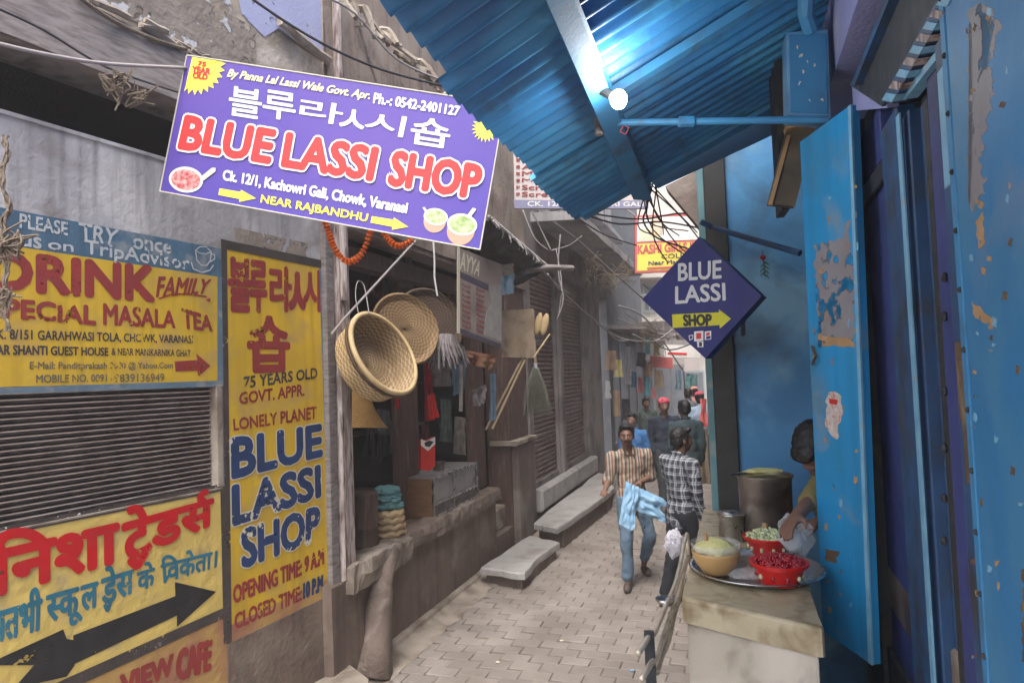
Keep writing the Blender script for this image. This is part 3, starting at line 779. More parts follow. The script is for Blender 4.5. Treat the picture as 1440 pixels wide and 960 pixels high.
# upper wall over the shop front (violet), from near camera to the cross wall
a_x = RW.hit(1143, 400)[0]
mb = MB(); mb.fbox(RW, -4.6, 1.6, 3.45, 7.5, -.25, 0); mb.build('upper_wall', m_purp, b7)
mb = MB(); mb.fbox(RW, -4.6, 1.6, 0, 7.5, -3.1, -3.0); mb.fbox(RW, 1.5, 1.6, 0, 3.45, -3.0, -.02); mb.build('interior_wall', m_rb, b7)
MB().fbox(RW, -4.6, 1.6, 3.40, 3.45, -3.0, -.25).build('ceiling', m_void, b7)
MB().fbox(RW, -4.6, 1.6, 0, .35, -3.0, 0).build('floor_platform', m_conc, b7)
# cross wall beside the pots
mb = MB(); mb.fbox(XW, .03, 3.0, 0, 3.95, -.16, 0); mb.build('cross_wall', m_rb, b7)
mb = MB().fbox(XW, .0, .125, 0, 3.9, 0, .03, .006); mb.build('dark_post', mat('tarred_post', (.022, .024, .026), (.04, .04, .04), 6, .6), b7)
m_tealp = mat('faded_teal_paint', (.13, .27, .30), (.10, .2, .23), 5, .7, dirt=(.3, .3, .28), dscale=8, damt=.35)
mb = MB().fbox(XW, -.04, .0, 0, 3.9, -.2, .012, .004); mb.build('corner_board', m_tealp, b7)
# building beyond, continuing the right side of the alley
R2 = Frame(XW.P(-.0, 0, -.2), -D2, Z3)
b8 = thing('far_right_building', 'dark building on the right side of the alley past the blue wall', 'building', R2.P(-6, 0, 0))
mb = MB(); mb.fbox(R2, -17.5, 0, 0, 7.2, -.3, -.0); mb.build('wall', m_b3, b8)

# old layers on the near building: peeled patches, cracks and rafters ends
rr = random.Random(12)
m_peel = flaking(mat('bared_old_render', (.22, .185, .16), (.30, .26, .22), 6, .95, bump=.01, bscale=20), .44, 14)
m_peel2 = flaking(mat('pale_limewash_patch', (.60, .60, .60), (.5, .5, .52), 6, .9, bump=.005), .46, 10)
m_brk = flaking(mat('exposed_brick', (.28, .12, .075), (.2, .1, .07), 20, .95, bump=.01, bscale=30), .42, 18)
for k, (a0, a1, z0, z1, m) in enumerate(((-1.0, -.35, 2.95, 3.3, m_peel), (-3.3, -1.0, 4.35, 5.6, m_peel2), (-1.7, -.8, 4.35, 4.7, m_peel))):
    MB().fbox(L1, a0, a1, z0, z1, .0005, .0035 + k * .0006).build('peeled_patch', m, b1)
for (x0, y0, x1, y1, a_) in ((300, 108, 345, 150, 0), (468, 100, 520, 190, 1), (560, 140, 640, 210, 1)):
    F = L2 if a_ else L1; MB().ppoly(F, [(x0, y0), (x1, y0 + 6), (x1 + 4, y1), (x0 - 3, y1 - 5)], .0, .006).build('peeled_patch', m_peel, b2 if a_ else b1)
for k, (x0, y0, x1, y1) in enumerate(((500, 20, 530, 120), (590, 60, 600, 170), (640, 120, 655, 190))):
    MB().tube([L2.W(x0, y0, .03), L2.W(x1, y1, .03)], .014, 6).build('conduit', m_greywood, b2)
# clutter deep in the shop: shelves, hanging frames
for k, z in enumerate((1.6, 2.2, 2.8)):
    sh_ = MB().fbox(L2, -2.9, 1.4, z, z + .03, -DEP, -DEP + .35).build('shelf', m_wooddk, b2)
MB().fbox(L2, s0 + .1, s_end, 3.25, 3.42, -.28, -.16, .01).build('lintel_beam', m_wooddk, b2)
# ================================================================ CANOPY over the shop front
m_canopy = mat('blue_painted_tin', (.03, .20, .44), (.02, .14, .34), 3, .38, metal=.0, bump=.0015, bscale=40, dirt=(.02, .07, .13), dscale=5, damt=.33, spec=.6, c3=(.05, .27, .50), c3scale=1.5, c3amt=.45)
m_bluebeam = mat('blue_painted_steel', (.035, .22, .44), (.03, .17, .36), 6, .65, bump=.001, dirt=(.05, .07, .1), dscale=9, damt=.33, spec=.6)
m_darkblue = mat('dark_blue_board', (.03, .10, .21), (.02, .07, .15), 3, .6, dirt=(.04, .05, .07), dscale=3, damt=.36)
E0 = Vector((0.39, 3.9, 3.19))
vdir = Vector((0.948, -0.319, .452)).normalized()
CF = Frame(E0, D2, vdir)     # a along alley (negative toward the camera), b up the slope
if CF.n.z > 0: pass
WC = 1.42
can = thing('tin_canopy', 'blue corrugated tin canopy sloping over the right side, above the lit bulb', 'canopy', RW.P(-2.4, 3.75, 0))
per = .088
def sheet(a0, a1, dz, b0=0.0, b1=WC):
    n = int((a1 - a0) / per * 10)
    def f(u, v):
        a = a0 + (a1 - a0) * u; b = b0 + (b1 - b0) * v
        return CF.P(a, b, (1 if CF.n.z > 0 else -1) * (dz + .021 * math.sin(2 * math.pi * a / per) + .010 * noise.noise((a * 1.3, b * 1.3, 0))) + 0) + Vector((0, 0, 0))
    mb = MB().grid(f, n, 8); return mb.build('tin_sheet', m_canopy, can, smooth=True)
sheet(-.90, 0, 0, -.0)
sheet(-1.92, -.86, .012, .03)
sheet(-2.95, -1.88, .022, .075)
sheet(-4.1, -2.9, .032, .06)
nn = CF.n if CF.n.z > 0 else -CF.n
def cbox(a0, a1, b0, b1, d0, d1, name, m, parent=can):
    c = [CF.o + CF.u * a + CF.v * b + nn * d for d in (d0, d1) for a, b in ((a0, b0), (a1, b0), (a1, b1), (a0, b1))]
    return MB().hexa(c).build(name, m, parent)
bw = .345
def cpoly(px, d0, d1, name, m):
    ab = [CF.hit(x, y) for x, y in px]
    ab = [(a, min(max(b, 0.02), WC)) for a, b in ab]
    MB().prism([CF.P(a, b) + nn * d0 for a, b in ab], nn * (d1 - d0)).build(name, m, can)
cpoly([(733, -70), (774, -70), (908, 264), (881, 262)], -.09, -.02, 'beam', m_bluebeam)
cpoly([(776, -70), (784, -70), (915, 262), (908, 264)], -.035, -.022, 'beam_flange', m_bluebeam)
cbox(-.10, -.0, .05, WC, -.045, -.02, 'end_batten', m_bluebeam)
for a in (-1.3, -2.3, -3.3): cbox(a, a + .05, bw + .086, WC, -.055, -.02, 'batten', m_bluebeam)
# end board under the far edge
FEB = Frame(E0 + D2 * .02, Vector((0.948, -0.319, 0)), Z3)
MB().ppoly(FEB, [(893, 236), (1085, 122), (1105, 180), (925, 264)], -.02, .0).build('end_board', m_darkblue, can)
MB().ppoly(FEB, [(900, 236), (1086, 120), (1087, 127), (903, 243)], .001, .012).build('end_strip', m_bluebeam, can)
MB().fbox(Frame(E0 + D2 * .02, Vector((0.948, -0.319, 0)), Z3), FEB.hit(893, 262)[0], FEB.hit(910, 262)[0], FEB.hit(900, 270)[1], FEB.hit(900, 250)[1], -.03, .03).build('end_bracket', m_pilaster, can)
# support arm with the bulb
Yb = CF.W(842, 173).y; print('YB', Yb, CF.W(870,140).y)
Pb = onY(842, 173, Yb - .10); Pw = onY(1165, 168, 2.55)
arm = thing('bracket_arm', 'pale blue steel arm reaching from the wall out to the canopy beam', 'arm', Pw)
MB().tube([Pb, Pw], .014, 10).build('rod', m_bluebeam, arm)
MB().tube([Pb + Vector((0, 0, .03)), Pb - Vector((0, 0, .05))], .018, 8).build('clamp', m_greywood, arm)
MB().tube([onY(962, 171, Yb - .18) + Vector((-.02, 0, 0)), onY(968, 171, Yb - .18) + Vector((.02, 0, 0))], .022, 8).build('collar', m_bluebeam, arm)
m_bulb = mat('lit_bulb', (1, .97, .92), emit=14)
m_blackp = mat('black_plastic', (.02, .02, .02), rough=.4)
m_wirew = mat('white_cable', (.5, .5, .5), rough=.5)
m_wirer = mat('red_cable', (.4, .05, .06), rough=.5)
m_wire = mat('dark_cable', (.03, .03, .035), rough=.6)
m_wireg = mat('grey_dusty_cable', (.28, .26, .26), rough=.8)
YB = CF.W(870, 140).y - .34
Bc = onY(870, 140, YB)
lamp = thing('light_bulb', 'round glowing bulb hanging under the blue canopy', 'light bulb', Bc)
MB().ball(Bc, (.030, .030, .035), 20).build('glass', m_bulb, lamp, smooth=True)
sd_ = (onY(848, 128, YB + .02) - Bc)
MB().tube([Bc + sd_ * .45, Bc + sd_ * 1.25], .017, 10).build('socket', m_blackp, lamp)
MB().tube([Bc + sd_ * 1.2, onY(838, 118, YB+.02), onY(820, 85, YB-.08), onY(800, 40, YB-.22), onY(788, 5, YB-.3), onY(780, -30, YB-.36)], .004, 6).build('cable', m_wirew, lamp)
MB().tube([Bc + sd_ * 1.2, onY(836, 115, YB+.03), onY(816, 90, YB-.08), onY(806, 50, YB-.2), onY(797, 5, YB-.3), onY(790, -30, YB-.36)], .003, 6).build('cable', m_wirer, lamp)
MB().tube([onY(876, 178, Yb-.12), onY(872, 186, Yb-.12), onY(880, 189, Yb-.12), onY(884, 180, Yb-.12), onY(878, 176, Yb-.12)], .003, 5).build('cable', m_wirer, lamp)
ld = bpy.data.lights.new('bulb_light', 'POINT'); ld.energy = 3.2; ld.color = (1, .96, .9); ld.shadow_soft_size = .05
lo = bpy.data.objects.new('bulb_light', ld); COL.objects.link(lo); lo.location = Bc - Vector((0, .07, .02)); 

# ================================================================ SHOP FRONT PIECES
m_leaf = mat('bright_blue_enamel', (.012, .27, .60), (.02, .24, .50), 3, .42, bump=.001, dirt=(.22, .27, .30), dscale=5, damt=.3, c3=(.05, .20, .36), c3scale=2.1, c3amt=.38, spec=.5, streak=.25)
m_bare = flaking(mat('bare_grey_metal', (.24, .24, .26), (.19, .18, .2), 7, .6, bump=.001, dirt=(.28, .18, .09), dscale=7, damt=.33), .41, 16)
m_tan0 = mat('pale_wood', (.42, .27, .14), (.32, .2, .1), 9, .8)
m_tan = flaking(mat('tan_primer', (.42, .27, .14), (.32, .2, .1), 9, .8, dirt=(.5, .4, .28), dscale=16, damt=.3), .42, 30)
m_frame = mat('deep_blue_frame', (.03, .085, .20), (.02, .055, .13), 6, .5, dirt=(.04, .04, .045), dscale=6, damt=.4)
m_viol = mat('violet_paint', (.045, .06, .22), (.03, .045, .16), 4, .55, bump=.001, dirt=(.03, .03, .06), dscale=3, damt=.33)
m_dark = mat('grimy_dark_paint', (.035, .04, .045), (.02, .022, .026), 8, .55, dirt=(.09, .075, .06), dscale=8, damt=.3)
m_lblue = mat('light_blue_edge', (.20, .43, .60), (.14, .33, .5), 14, .5, dirt=(.35, .33, .3), dscale=18, damt=.28)
m_panelb = mat('blue_sheet_door', (.022, .20, .45), (.03, .17, .37), 2, .5, bump=.0012, bscale=30, dirt=(.25, .26, .29), dscale=2.6, damt=.30, c3=(.045, .20, .38), c3scale=3, c3amt=.45)
m_rust = mat('rust_brown', (.13, .08, .045), (.07, .05, .04), 12, .8, dirt=(.25, .2, .12), dscale=14, damt=.35)
# open leaf
LF = Frame((1.25, 2.42, 0), Vector((.05, -.33, 0)), Z3)
leaf = thing('door_leaf', 'tall bright blue metal door leaf standing open beside the counter, with a grey bare patch', 'door', LF.W(1185, 905, 0))
mb = MB().ppoly(LF, [(1125, 200), (1196, 148), (1226, 934), (1157, 886)], -.035, 0); mb.build('leaf_panel', m_leaf, leaf)
mb = MB().ppoly(LF, [(1192, 150), (1196, 147), (1226, 935), (1221, 931)], -.004, .004); mb.build('edge_strip', m_lblue, leaf)
MB().jag(LF, [(1146, 345), (1178, 335), (1187, 334), (1190, 312), (1196, 312), (1202, 470), (1196, 486), (1150, 474)], .0, .0005, 3).build('bare_patch', m_bare, leaf)
MB().jag(LF, [(1149, 472), (1198, 476), (1199, 487), (1150, 487)], .0, .0022).build('primer_patch', m_tan, leaf)
m_stk = mat('torn_white_sticker', (.6, .55, .52), (.42, .38, .36), 40, .8, dirt=(.4, .06, .05), dscale=38, damt=.36)
MB().jag(LF, [(1164, 553), (1172, 550), (1181, 555), (1183, 572), (1181, 595), (1177, 614), (1172, 617), (1164, 606), (1160, 580)], .0, .0018).build('torn_sticker', m_stk, leaf)
MB().ppoly(LF, [(1166, 560), (1178, 562), (1177, 569), (1166, 567)], .0018, .0026).build('sticker_print', mat('red_print', (.5, .03, .03)), leaf)
MB().jag(LF, [(1160, 772), (1178, 774), (1177, 792), (1160, 788)], .0, .0006).build('rust_spot', m_rust, leaf)
rr = random.Random(5)
for k in range(30):
    x, y = rr.uniform(1140, 1205), rr.uniform(240, 860); w, h = rr.uniform(2, 5), rr.uniform(3, 14)
    MB().jag(LF, [(x, y), (x + w, y + h * .2), (x + w * .8, y + h), (x - w * .2, y + h * .8)], .0, .0006, 1.2).build('chip', rr.choice([m_bare, m_tan, m_lblue]), leaf)
MB().tube([LF.W(1142, 487, .01), LF.W(1147, 500, .02), LF.W(1142, 512, .01)], .006, 6).build('hasp', m_rust, leaf)

# frame boards of the shop front (deep recess, several profiles)
fr = thing('shopfront_frame', 'layered dark blue and violet folding door frames between the open leaf and the riveted panel', 'door frame', RW.P(-1.6, 1.5, 0))
def board(x0, x1, yt, yb, off, th, m, name='frame_post', ymid=480, parent=fr, bev=.004):
    a0 = RW.hit(x0, ymid, off)[0]; a1 = RW.hit(x1, ymid, off)[0]
    zt_ = RW.hit((x0 + x1) / 2, yt, off)[1]; zb_ = RW.hit((x0 + x1) / 2, yb, off)[1]
    return MB().fbox(RW, min(a0, a1), max(a0, a1), min(zb_, zt_), max(zb_, zt_), off - th, off, bev).build(name, m, parent)
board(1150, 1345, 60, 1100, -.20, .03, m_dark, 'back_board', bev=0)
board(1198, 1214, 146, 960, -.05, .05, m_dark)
board(1213, 1256, 150, 232, -.09, .04, m_viol, 'door_board')
board(1213, 1258, 262, 912, -.09, .04, m_viol, 'door_board')
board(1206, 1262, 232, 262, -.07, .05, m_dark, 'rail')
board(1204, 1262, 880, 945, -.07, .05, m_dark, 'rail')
board(1256, 1280, 135, 950, -.055, .05, m_frame)
board(1279, 1284, 130, 940, -.050, .005, m_lblue, 'edge_strip', bev=.001)
board(1287, 1297, 130, 950, -.07, .03, m_frame)
board(1299, 1318, 128, 950, -.10, .03, m_frame, 'door_board')
board(1318, 1326, 100, 950, -.06, .03, m_dark)
board(1326, 1342, 60, 950, -.035, .05, m_viol)
board(1341, 1352, 10, 950, -.015, .05, m_frame)
for y0, y1 in ((60, 250), (480, 590)): board(1342, 1351, y0, y1, -.012, .01, m_lblue if y0 < 100 else m_rust, 'worn_strip', bev=.002)
board(1344, 1354, 600, 790, -.010, .01, m_frame, 'worn_strip', bev=.002)
board(1345, 1355, 505, 675, -.009, .01, m_rust, 'worn_strip', bev=.002)
for y in (530, 585, 690, 770, 840, 900): 
    MB().ball(RW.W(1328, y - 140, -.030), (.008, .008, .012), 7).build('hinge_pin', m_dark, fr)
# lintel: dark soffit box, chequered frieze, thin blue bar
F_ = RW
def rpoly(px, o0, o1, name, m, parent=fr): return MB().ppoly(RW, px, o0, o1).build(name, m, parent)
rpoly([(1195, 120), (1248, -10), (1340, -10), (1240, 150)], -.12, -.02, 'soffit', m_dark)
rpoly([(1196, 120), (1249, -10), (1254, -10), (1201, 121)], -.05, .006, 'lintel_edge', m_frame)
for k in range(9):
    t0, t1 = k / 9, (k + .62) / 9
    xa, ya, xb, yb = 1246, 142, 1332, -8
    p = lambda t, dx: (xa + (xb - xa) * t + dx, ya + (yb - ya) * t + dx * .2)
    rpoly([p(t0, -6), p(t0, 8), p(t1, 8), p(t1, -6)], -.03, .004, 'frieze_block', m_pilaster if k % 2 else m_lblue)
rpoly([(1239, 142), (1326, -14), (1345, -14), (1254, 146)], -.04, .0, 'frieze_board', m_frame)
rpoly([(1268, 132), (1330, 55), (1332, 64), (1272, 140)], -.05, -.02, 'inner_bar', m_lblue)
# violet wall piece beside the leaf top
MB().ppoly(RW, [(1198, 118), (1243, 112), (1248, 152), (1200, 156)], -.06, -.03).build('panel_piece', m_purp, fr)

# riveted door panel, nearest on the right
pan = thing('riveted_panel', 'large blue sheet metal door with a row of rivets at the right edge of view', 'metal door', RW.P(-.9, 1.2, 0))
a0 = RW.hit(1353, 480, .0)[0]
mb = MB().fbox(RW, a0, -.2, 1.0, 4.2, -.05, .0, .004); mb.build('sheet', m_panelb, pan)
mb = MB().fbox(RW, a0 + .002, a0 + .03, 1.0, 4.2, .0, .003, .001); mb.build('edge_strip', m_bluebeam, pan)
for k in range(22):
    z = 1.05 + k * .115
    MB().ball(RW.P(a0 + .022, z, .003), .0062, 8).build('rivet', m_dark, pan)
MB().jag(RW, [(1362, 20), (1374, 4), (1402, 16), (1404, 50), (1392, 90), (1396, 150), (1380, 200), (1384, 270), (1366, 300), (1362, 200)], .0, .0005, 5).build('bare_patch', m_bare, pan)
MB().jag(RW, [(1372, 310), (1382, 300), (1386, 340), (1376, 352)], .0, .0006).build('chip', m_tan, pan)
MB().jag(RW, [(1364, 425), (1378, 430), (1402, 455), (1396, 458), (1372, 446)], .0, .0006).build('chip', m_tan, pan)
MB().jag(RW, [(1436, 800), (1445, 790), (1446, 940), (1438, 930)], .0, .0006).build('chip', m_rust, pan)

for k in range(44):
    y = rr.uniform(10, 940); x = rr.choice([rr.uniform(1364, 1372), rr.uniform(1368, 1438)]); w, h = rr.uniform(2, 7), rr.uniform(3, 16)
    MB().jag(RW, [(x, y), (x + w, y + h * .2), (x + w * .8, y + h), (x - w * .2, y + h * .8)], .0, .0007 + .0001 * (k % 5), 1.5).build('chip', rr.choice([m_bare, m_bare, m_tan, m_rust, m_lblue]), pan)
# sill of the shop with a rag
sill = tag(MB().fbox(RW, RW.hit(1205, 940)[0], -.3, 1.35, 1.52, -.5, -.09, .01).build('shop_sill', m_conc), 'grey shop sill below the layered door frames, bottom right', 'sill')
zs_ = 1.52
mb = MB().grid(lambda u, v: RW.P(RW.hit(1300, 950, -.15)[0] + .16 * u, 0, -.12 - .14 * v) + Vector((0, 0, zs_ + .015 + .012 * noise.noise((u * 6, v * 6, 0)))), 14, 10)
tag(mb.build('rag', mat('red_rag', (.45, .03, .05), rough=.9), smooth=True), 'crumpled red cloth on the sill at the bottom right', 'rag')
mb = MB().grid(lambda u, v: RW.P(RW.hit(1338, 950, -.15)[0] + .14 * u, 0, -.12 - .14 * v) + Vector((0, 0, zs_ + .015 + .012 * noise.noise((u * 6, v * 6, 4)))), 14, 10)
tag(mb.build('rag', mat('green_rag', (.02, .2, .11), rough=.9), smooth=True), 'crumpled green cloth on the sill at the bottom right', 'rag')

# junction box and the open board below it
jb = thing('meter_box', 'blue painted box fixed high on the wall under the canopy end', 'box', onY(1136, 165, 2.7))
JF = Frame(onY(1136, 165, 2.62), Vector((.97, -.24, 0)), Z3)
mb = MB().ppoly(JF, [(1106, 46), (1164, 42), (1168, 166), (1108, 162)], -.12, 0); mb.build('case', m_rb, jb)
mb = MB().ppoly(JF, [(1110, 50), (1161, 47), (1164, 160), (1112, 157)], 0, .006); mb.build('lid', m_bluebeam, jb)
for k in range(9):
    x, y = 1117 + rr.uniform(0, 40), 60 + rr.uniform(0, 85); MB().jag(JF, [(x, y), (x + 2, y + 1), (x + 2, y + 5), (x, y + 4)], .006, .008).build('chip', m_halo, jb)
m_olive = mat('old_varnished_board', (.15, .125, .085), (.09, .075, .055), 4, .55, dirt=(.05, .05, .05), dscale=4, damt=.4)
BF = Frame(onY(1110, 230, 2.95), Vector((.97, -.24, 0)), Z3)
bb = thing('hanging_board', 'brown varnished board fixed on the wall under the blue meter box', 'board', BF.W(1110, 292))
MB().ppoly(BF, [(1108, 176), (1150, 168), (1118, 290), (1080, 286)], -.05, 0).build('face', m_olive, bb)
MB().ppoly(BF, [(1106, 174), (1152, 165), (1153, 172), (1107, 181)], -.05, .04).build('top_edge', m_tan0, bb)
MB().ppoly(BF, [(1107, 190), (1112, 190), (1086, 288), (1080, 288)], .0, .012).build('frame_edge', m_tan0, bb)
tag(MB().fbox(BF, *(sorted((BF.hit(1104, 100)[0], BF.hit(1092, 100)[0]))), BF.hit(1100, 290)[1], BF.hit(1100, 60)[1], -.25, -.06).build('wall_post', m_dark), 'dark upright post behind the meter box', 'post')
tag(MB().tube([onY(1140, 42, 2.6), onY(1133, 20, 2.55), onY(1135, -20, 2.5)], [.03, .03, .035], 10).build('conduit', m_bluebeam), 'blue conduit rising from the top of the meter box', 'pipe')
# rod along the cross wall and chilli charm
tag(MB().tube([onY(985, 312, 3.75), onY(1003, 320, 3.75), onY(1125, 356, 3.3)], .016, 9).build('steel_rod', m_frame), 'dark blue sloping rod crossing in front of the blue wall above the diamond sign', 'rod')
ch = thing('chilli_charm', 'small charm of green chillies and a red flower hung on the blue wall', 'charm', onY(1075, 385, 3.7))
m_green = mat('chilli_green', (.06, .16, .03), rough=.4)
MB().tube([onY(1072, 352, 3.68), onY(1075, 385, 3.66)], .002, 5).build('string', m_wire, ch)
MB().ball(onY(1073, 362, 3.66), (.017, .012, .014), 8).build('flower', mat('dark_red_flower', (.3, .01, .03), rough=.7), ch)
for k in range(7):
    p = onY(1074 + (k % 2) * 2, 368 + k * 3, 3.65); MB().tube([p, p + Vector((.018 * (-1) ** k, 0, -.008)), p + Vector((.03 * (-1) ** k, 0, -.022))], [.005, .004, .001], 6).build('chilli', m_green, ch)
# dark masonry behind the canopy end, above and left of the blue wall
mb = MB().ppoly(Frame(XW.P(0, 0, -.4), XW.u, Z3), [(935, 262), (1010, 225), (1010, 345), (985, 322)], -.2, 0)
tag(mb.build('dark_bracket_wall', m_brownwall), 'dark shadowed masonry corner between the canopy end and the blue wall', 'wall')

# ================================================================ COUNTER
m_marble = mat('grimy_cream_marble', (.46, .41, .29), (.34, .28, .18), 5, .45, bump=.002, bscale=40, dirt=(.17, .12, .06), dscale=11, damt=.41, spec=.5)
m_marble2 = mat('veined_grey_marble', (.46, .42, .36), (.36, .33, .28), 3, .5, bump=.0015, dirt=(.17, .14, .12), dscale=6, damt=.33, c3=(.52, .48, .43), c3scale=2, c3amt=.45)
A = onZ(958, 838, 1.5); B = onZ(1158, 884, 1.5)
BL_ = A + D2 * 1.55; BR_ = B + D2 * 1.35
cnt = thing('counter', 'cream marble topped serving counter with grey veined front', 'counter', ((A + B) / 2 + Vector((0, 0, -1.5))))
def rslab(P, z0, z1, e, name, m, jit=0):
    Q = []
    for i in range(len(P)):
        p, q, r = P[i - 1], P[i], P[(i + 1) % len(P)]
        d0 = (p - q).normalized() * e; d1 = (r - q).normalized() * e
        Q += [q + d0, q + (d0 + d1) * .3, q + d1]
        e1 = r - (r - q).normalized() * e; s0_ = q + d1
        for k_ in range(1, 14): Q.append(s0_.lerp(e1, k_ / 14))
    Q = [q + noise.noise_vector(q * 23) * .004 for q in Q]
    c = sum(Q, Vector()) / len(Q); n = len(Q); mb = MB()
    rows = [(z0, 0), (z1 - e * .6, 0), (z1 - e * .2, e * .2), (z1, e * .6)]
    for z, ins in rows:
        for q in Q:
            d = (c - q); d.z = 0; d.normalize(); v = q + d * ins; mb.v.append(Vector((v.x, v.y, z)))
    for r in range(3):
        for i in range(n): mb.f.append([r * n + i, r * n + (i + 1) % n, (r + 1) * n + (i + 1) % n, (r + 1) * n + i]); mb.m.append(0)
    mb.f.append(list(range(3 * n, 4 * n))); mb.m.append(0); mb.f.append(list(range(n))[::-1]); mb.m.append(0)
    return mb.build(name, m, cnt)
rslab([A, B, BR_, BL_], 1.412, 1.5, .02, 'top_slab', m_marble)
ins = .016
A2 = A + (B - A).normalized() * ins + D2 * ins; B2 = B - (B - A).normalized() * ins + D2 * ins
rslab([A2, B2, BR_ - D2 * ins, BL_ + Vector((ins, 0, 0))], .0, 1.408, .01, 'front_slab', m_marble2)
mid = (A2 + B2) / 2
MB().prism([A2.lerp(B2, .25) + Vector((0, 0, -.27)) - D2 * .004, A2.lerp(B2, .72) + Vector((0, 0, -.27)) - D2 * .004, A2.lerp(B2, .72) + Vector((0, 0, -.5)) - D2 * .004, A2.lerp(B2, .25) + Vector((0, 0, -.5)) - D2 * .004], D2 * .01).build('opening_shade_plate', m_dark, cnt)  # dark plate on the front, painting in the shade of an opening
# ----- things on it
m_steel = mat('stainless_steel', (.55, .55, .56), (.45, .44, .44), 9, .22, metal=1, dirt=(.3, .27, .25), dscale=9, damt=.28)
m_steeld = mat('sooty_steel', (.34, .31, .29), (.2, .17, .16), 5, .35, metal=.9, dirt=(.10, .07, .06), dscale=5, damt=.42)
tc = onZ(1063, 800, 1.51)
n = 56
mb = MB().lathe([(0, .002), (.2, .002), (.222, .006), (.238, .018), (.25, .020), (.252, .016), (.238, .012), (.225, -.0), (.2, -.003), (0, -.003)], (tc.x, tc.y, 1.506), n)
tag(mb.build('tray', m_steel, smooth=True), 'wide round steel tray on the counter holding the bowls', 'tray')
ZT = 1.511
def at(px, py, z=ZT): return onZ(px, py, z)
# big bowl of yellow topping
m_amber = mat('amber_plastic', (.66, .44, .20), (.58, .36, .14), 6, .25, spec=.5, trans=.25)
m_clear = mat('clear_plastic', (.8, .8, .82), rough=.12, alpha=.22)
m_topp = mat('pale_yellow_cream', (.66, .62, .30), (.55, .54, .22), 30, .6, bump=.006, bscale=60)
c = at(1008, 806); 
bw_ = thing('topping_bowl', 'large round amber bowl heaped with pale yellow cream, left on the steel tray', 'bowl', c)
MB().lathe([(.0, .0), (.040, .0), (.055, .012), (.078, .045), (.088, .075), (.090, .088), (.086, .088), (.074, .05), (.05, .018), (0, .01)], c, 32).build('bowl', m_amber, bw_, smooth=True)
MB().lathe([(.0895, .088), (.093, .118), (.091, .118), (.0875, .088)], c, 32).build('clear_rim', m_clear, bw_, smooth=True)
mb = MB().lathe([(.086, .086), (.07, .106), (.045, .122), (.02, .130), (0, .131)], c, 26); mb.jitter(.012, 34, .004); mb.build('cream', m_topp, bw_, smooth=True)
MB().tube([c + Vector((-.03, .0, .10)), c + Vector((-.035, .01, .15))], [.010, .007], 8).build('spoon_handle', m_tan0, bw_)
# red baskets
m_redpl = mat('red_plastic', (.62, .012, .01), (.5, .01, .01), 5, .28, spec=.5)
m_seed = mat('pomegranate_seed', (.40, .006, .02), (.22, .003, .01), 40, .12, rnd=.0, spec=.7)
m_cube = mat('pale_fruit_cube', (.62, .64, .42), (.5, .58, .32), 30, .5)
def basket(c, r, h, name, label, fill, oval=1.0):
    t = thing(name, label, 'basket', c)
    Mo = Matrix.Rotation(R(-20), 3, 'Z') @ Matrix.Diagonal((1, oval, 1))
    ro = thing
    MB().lathe([(0, .0), (r * .62, .0), (r * .66, .01), (r * .9, h * .8), (r * 1.0, h * .84), (r * 1.0, h), (r * .94, h), (r * .86, h * .8), (r * .6, .012), (0, .012)], c, 32, Mo).build('basket_body', m_redpl, t, smooth=False)
    MB().lathe([(r * .95, h * .94), (r * 1.045, h * .94), (r * 1.045, h * 1.02), (r * .95, h * 1.02)], c, 32, Mo, closed=True).build('rim', m_redpl, t)
    for k in range(10):
        a = 2 * math.pi * k / 10; rr_ = r * .80
        p = c + Mo @ Vector((math.cos(a) * rr_, math.sin(a) * rr_, h * .38)); q = c + Mo @ Vector((math.cos(a) * rr_ * 1.045, math.sin(a) * rr_ * 1.045, h * .42))
        MB().ball(c + Mo @ Vector((math.cos(a) * rr_, math.sin(a) * rr_, h * .42)), (.007, .007, .010), 8).build('slot', m_cube if fill == 'cube' or k % 3 == 0 else m_seed, t)
    mb = MB(); rnd_ = random.Random(4)
    N_ = 420 if fill == 'seed' else 150
    MB().lathe([(r * .88, h * .80), (r * .5, h * 1.10), (0, h * 1.24)], c, 20, Mo).build('filling', m_seed if fill == 'seed' else m_cube, t)
    for _ in range(N_):
        a = rnd_.uniform(0, 6.28); q = math.sqrt(rnd_.random()) * r * .90
        p = c + Mo @ Vector((math.cos(a) * q, math.sin(a) * q, h * (.88 + .42 * (1 - (q / r) ** 2)) + rnd_.uniform(-.003, .003)))
        if fill == 'seed': mb.ball(p, (.0064, .0054, .0054), 6)
        else:
            s_ = rnd_.uniform(.004, .008); X = Matrix.Rotation(rnd_.uniform(0, 3), 3, Vector((rnd_.random(), rnd_.random(), 1)))
            mb.hexa([p + X @ Vector(v) * s_ for v in ((-1, -1, -.6), (1, -1, -.6), (1, 1, -.6), (-1, 1, -.6), (-1, -1, .6), (1, -1, .6), (1, 1, .6), (-1, 1, .6))])
    mb.build('pomegranate_seeds' if fill == 'seed' else 'fruit_cubes', m_seed if fill == 'seed' else m_cube, t, smooth=(fill == 'seed'), kind='stuff')
    return t
cb = at(1100, 822); basket(cb + Vector((0, 0.02, 0)), .098, .078, 'red_basket', 'red plastic basket full of dark pomegranate seeds, front on the tray', 'seed')
cb2 = at(1084, 786); basket(cb2 + Vector((0, .03, .012)), .092, .075, 'red_basket', 'red plastic basket of pale chopped fruit with a wooden spoon, behind the seeds', 'cube')
tag(MB().tube([cb2 + Vector((-.01, .03, .07)), cb2 + Vector((-.005, .04, .11)), cb2 + Vector((0, .045, .135))], [.010, .011, .012], 8).build('wooden_spoon', m_tan0), 'short wooden spoon handle standing in the pale chopped fruit', 'spoon')
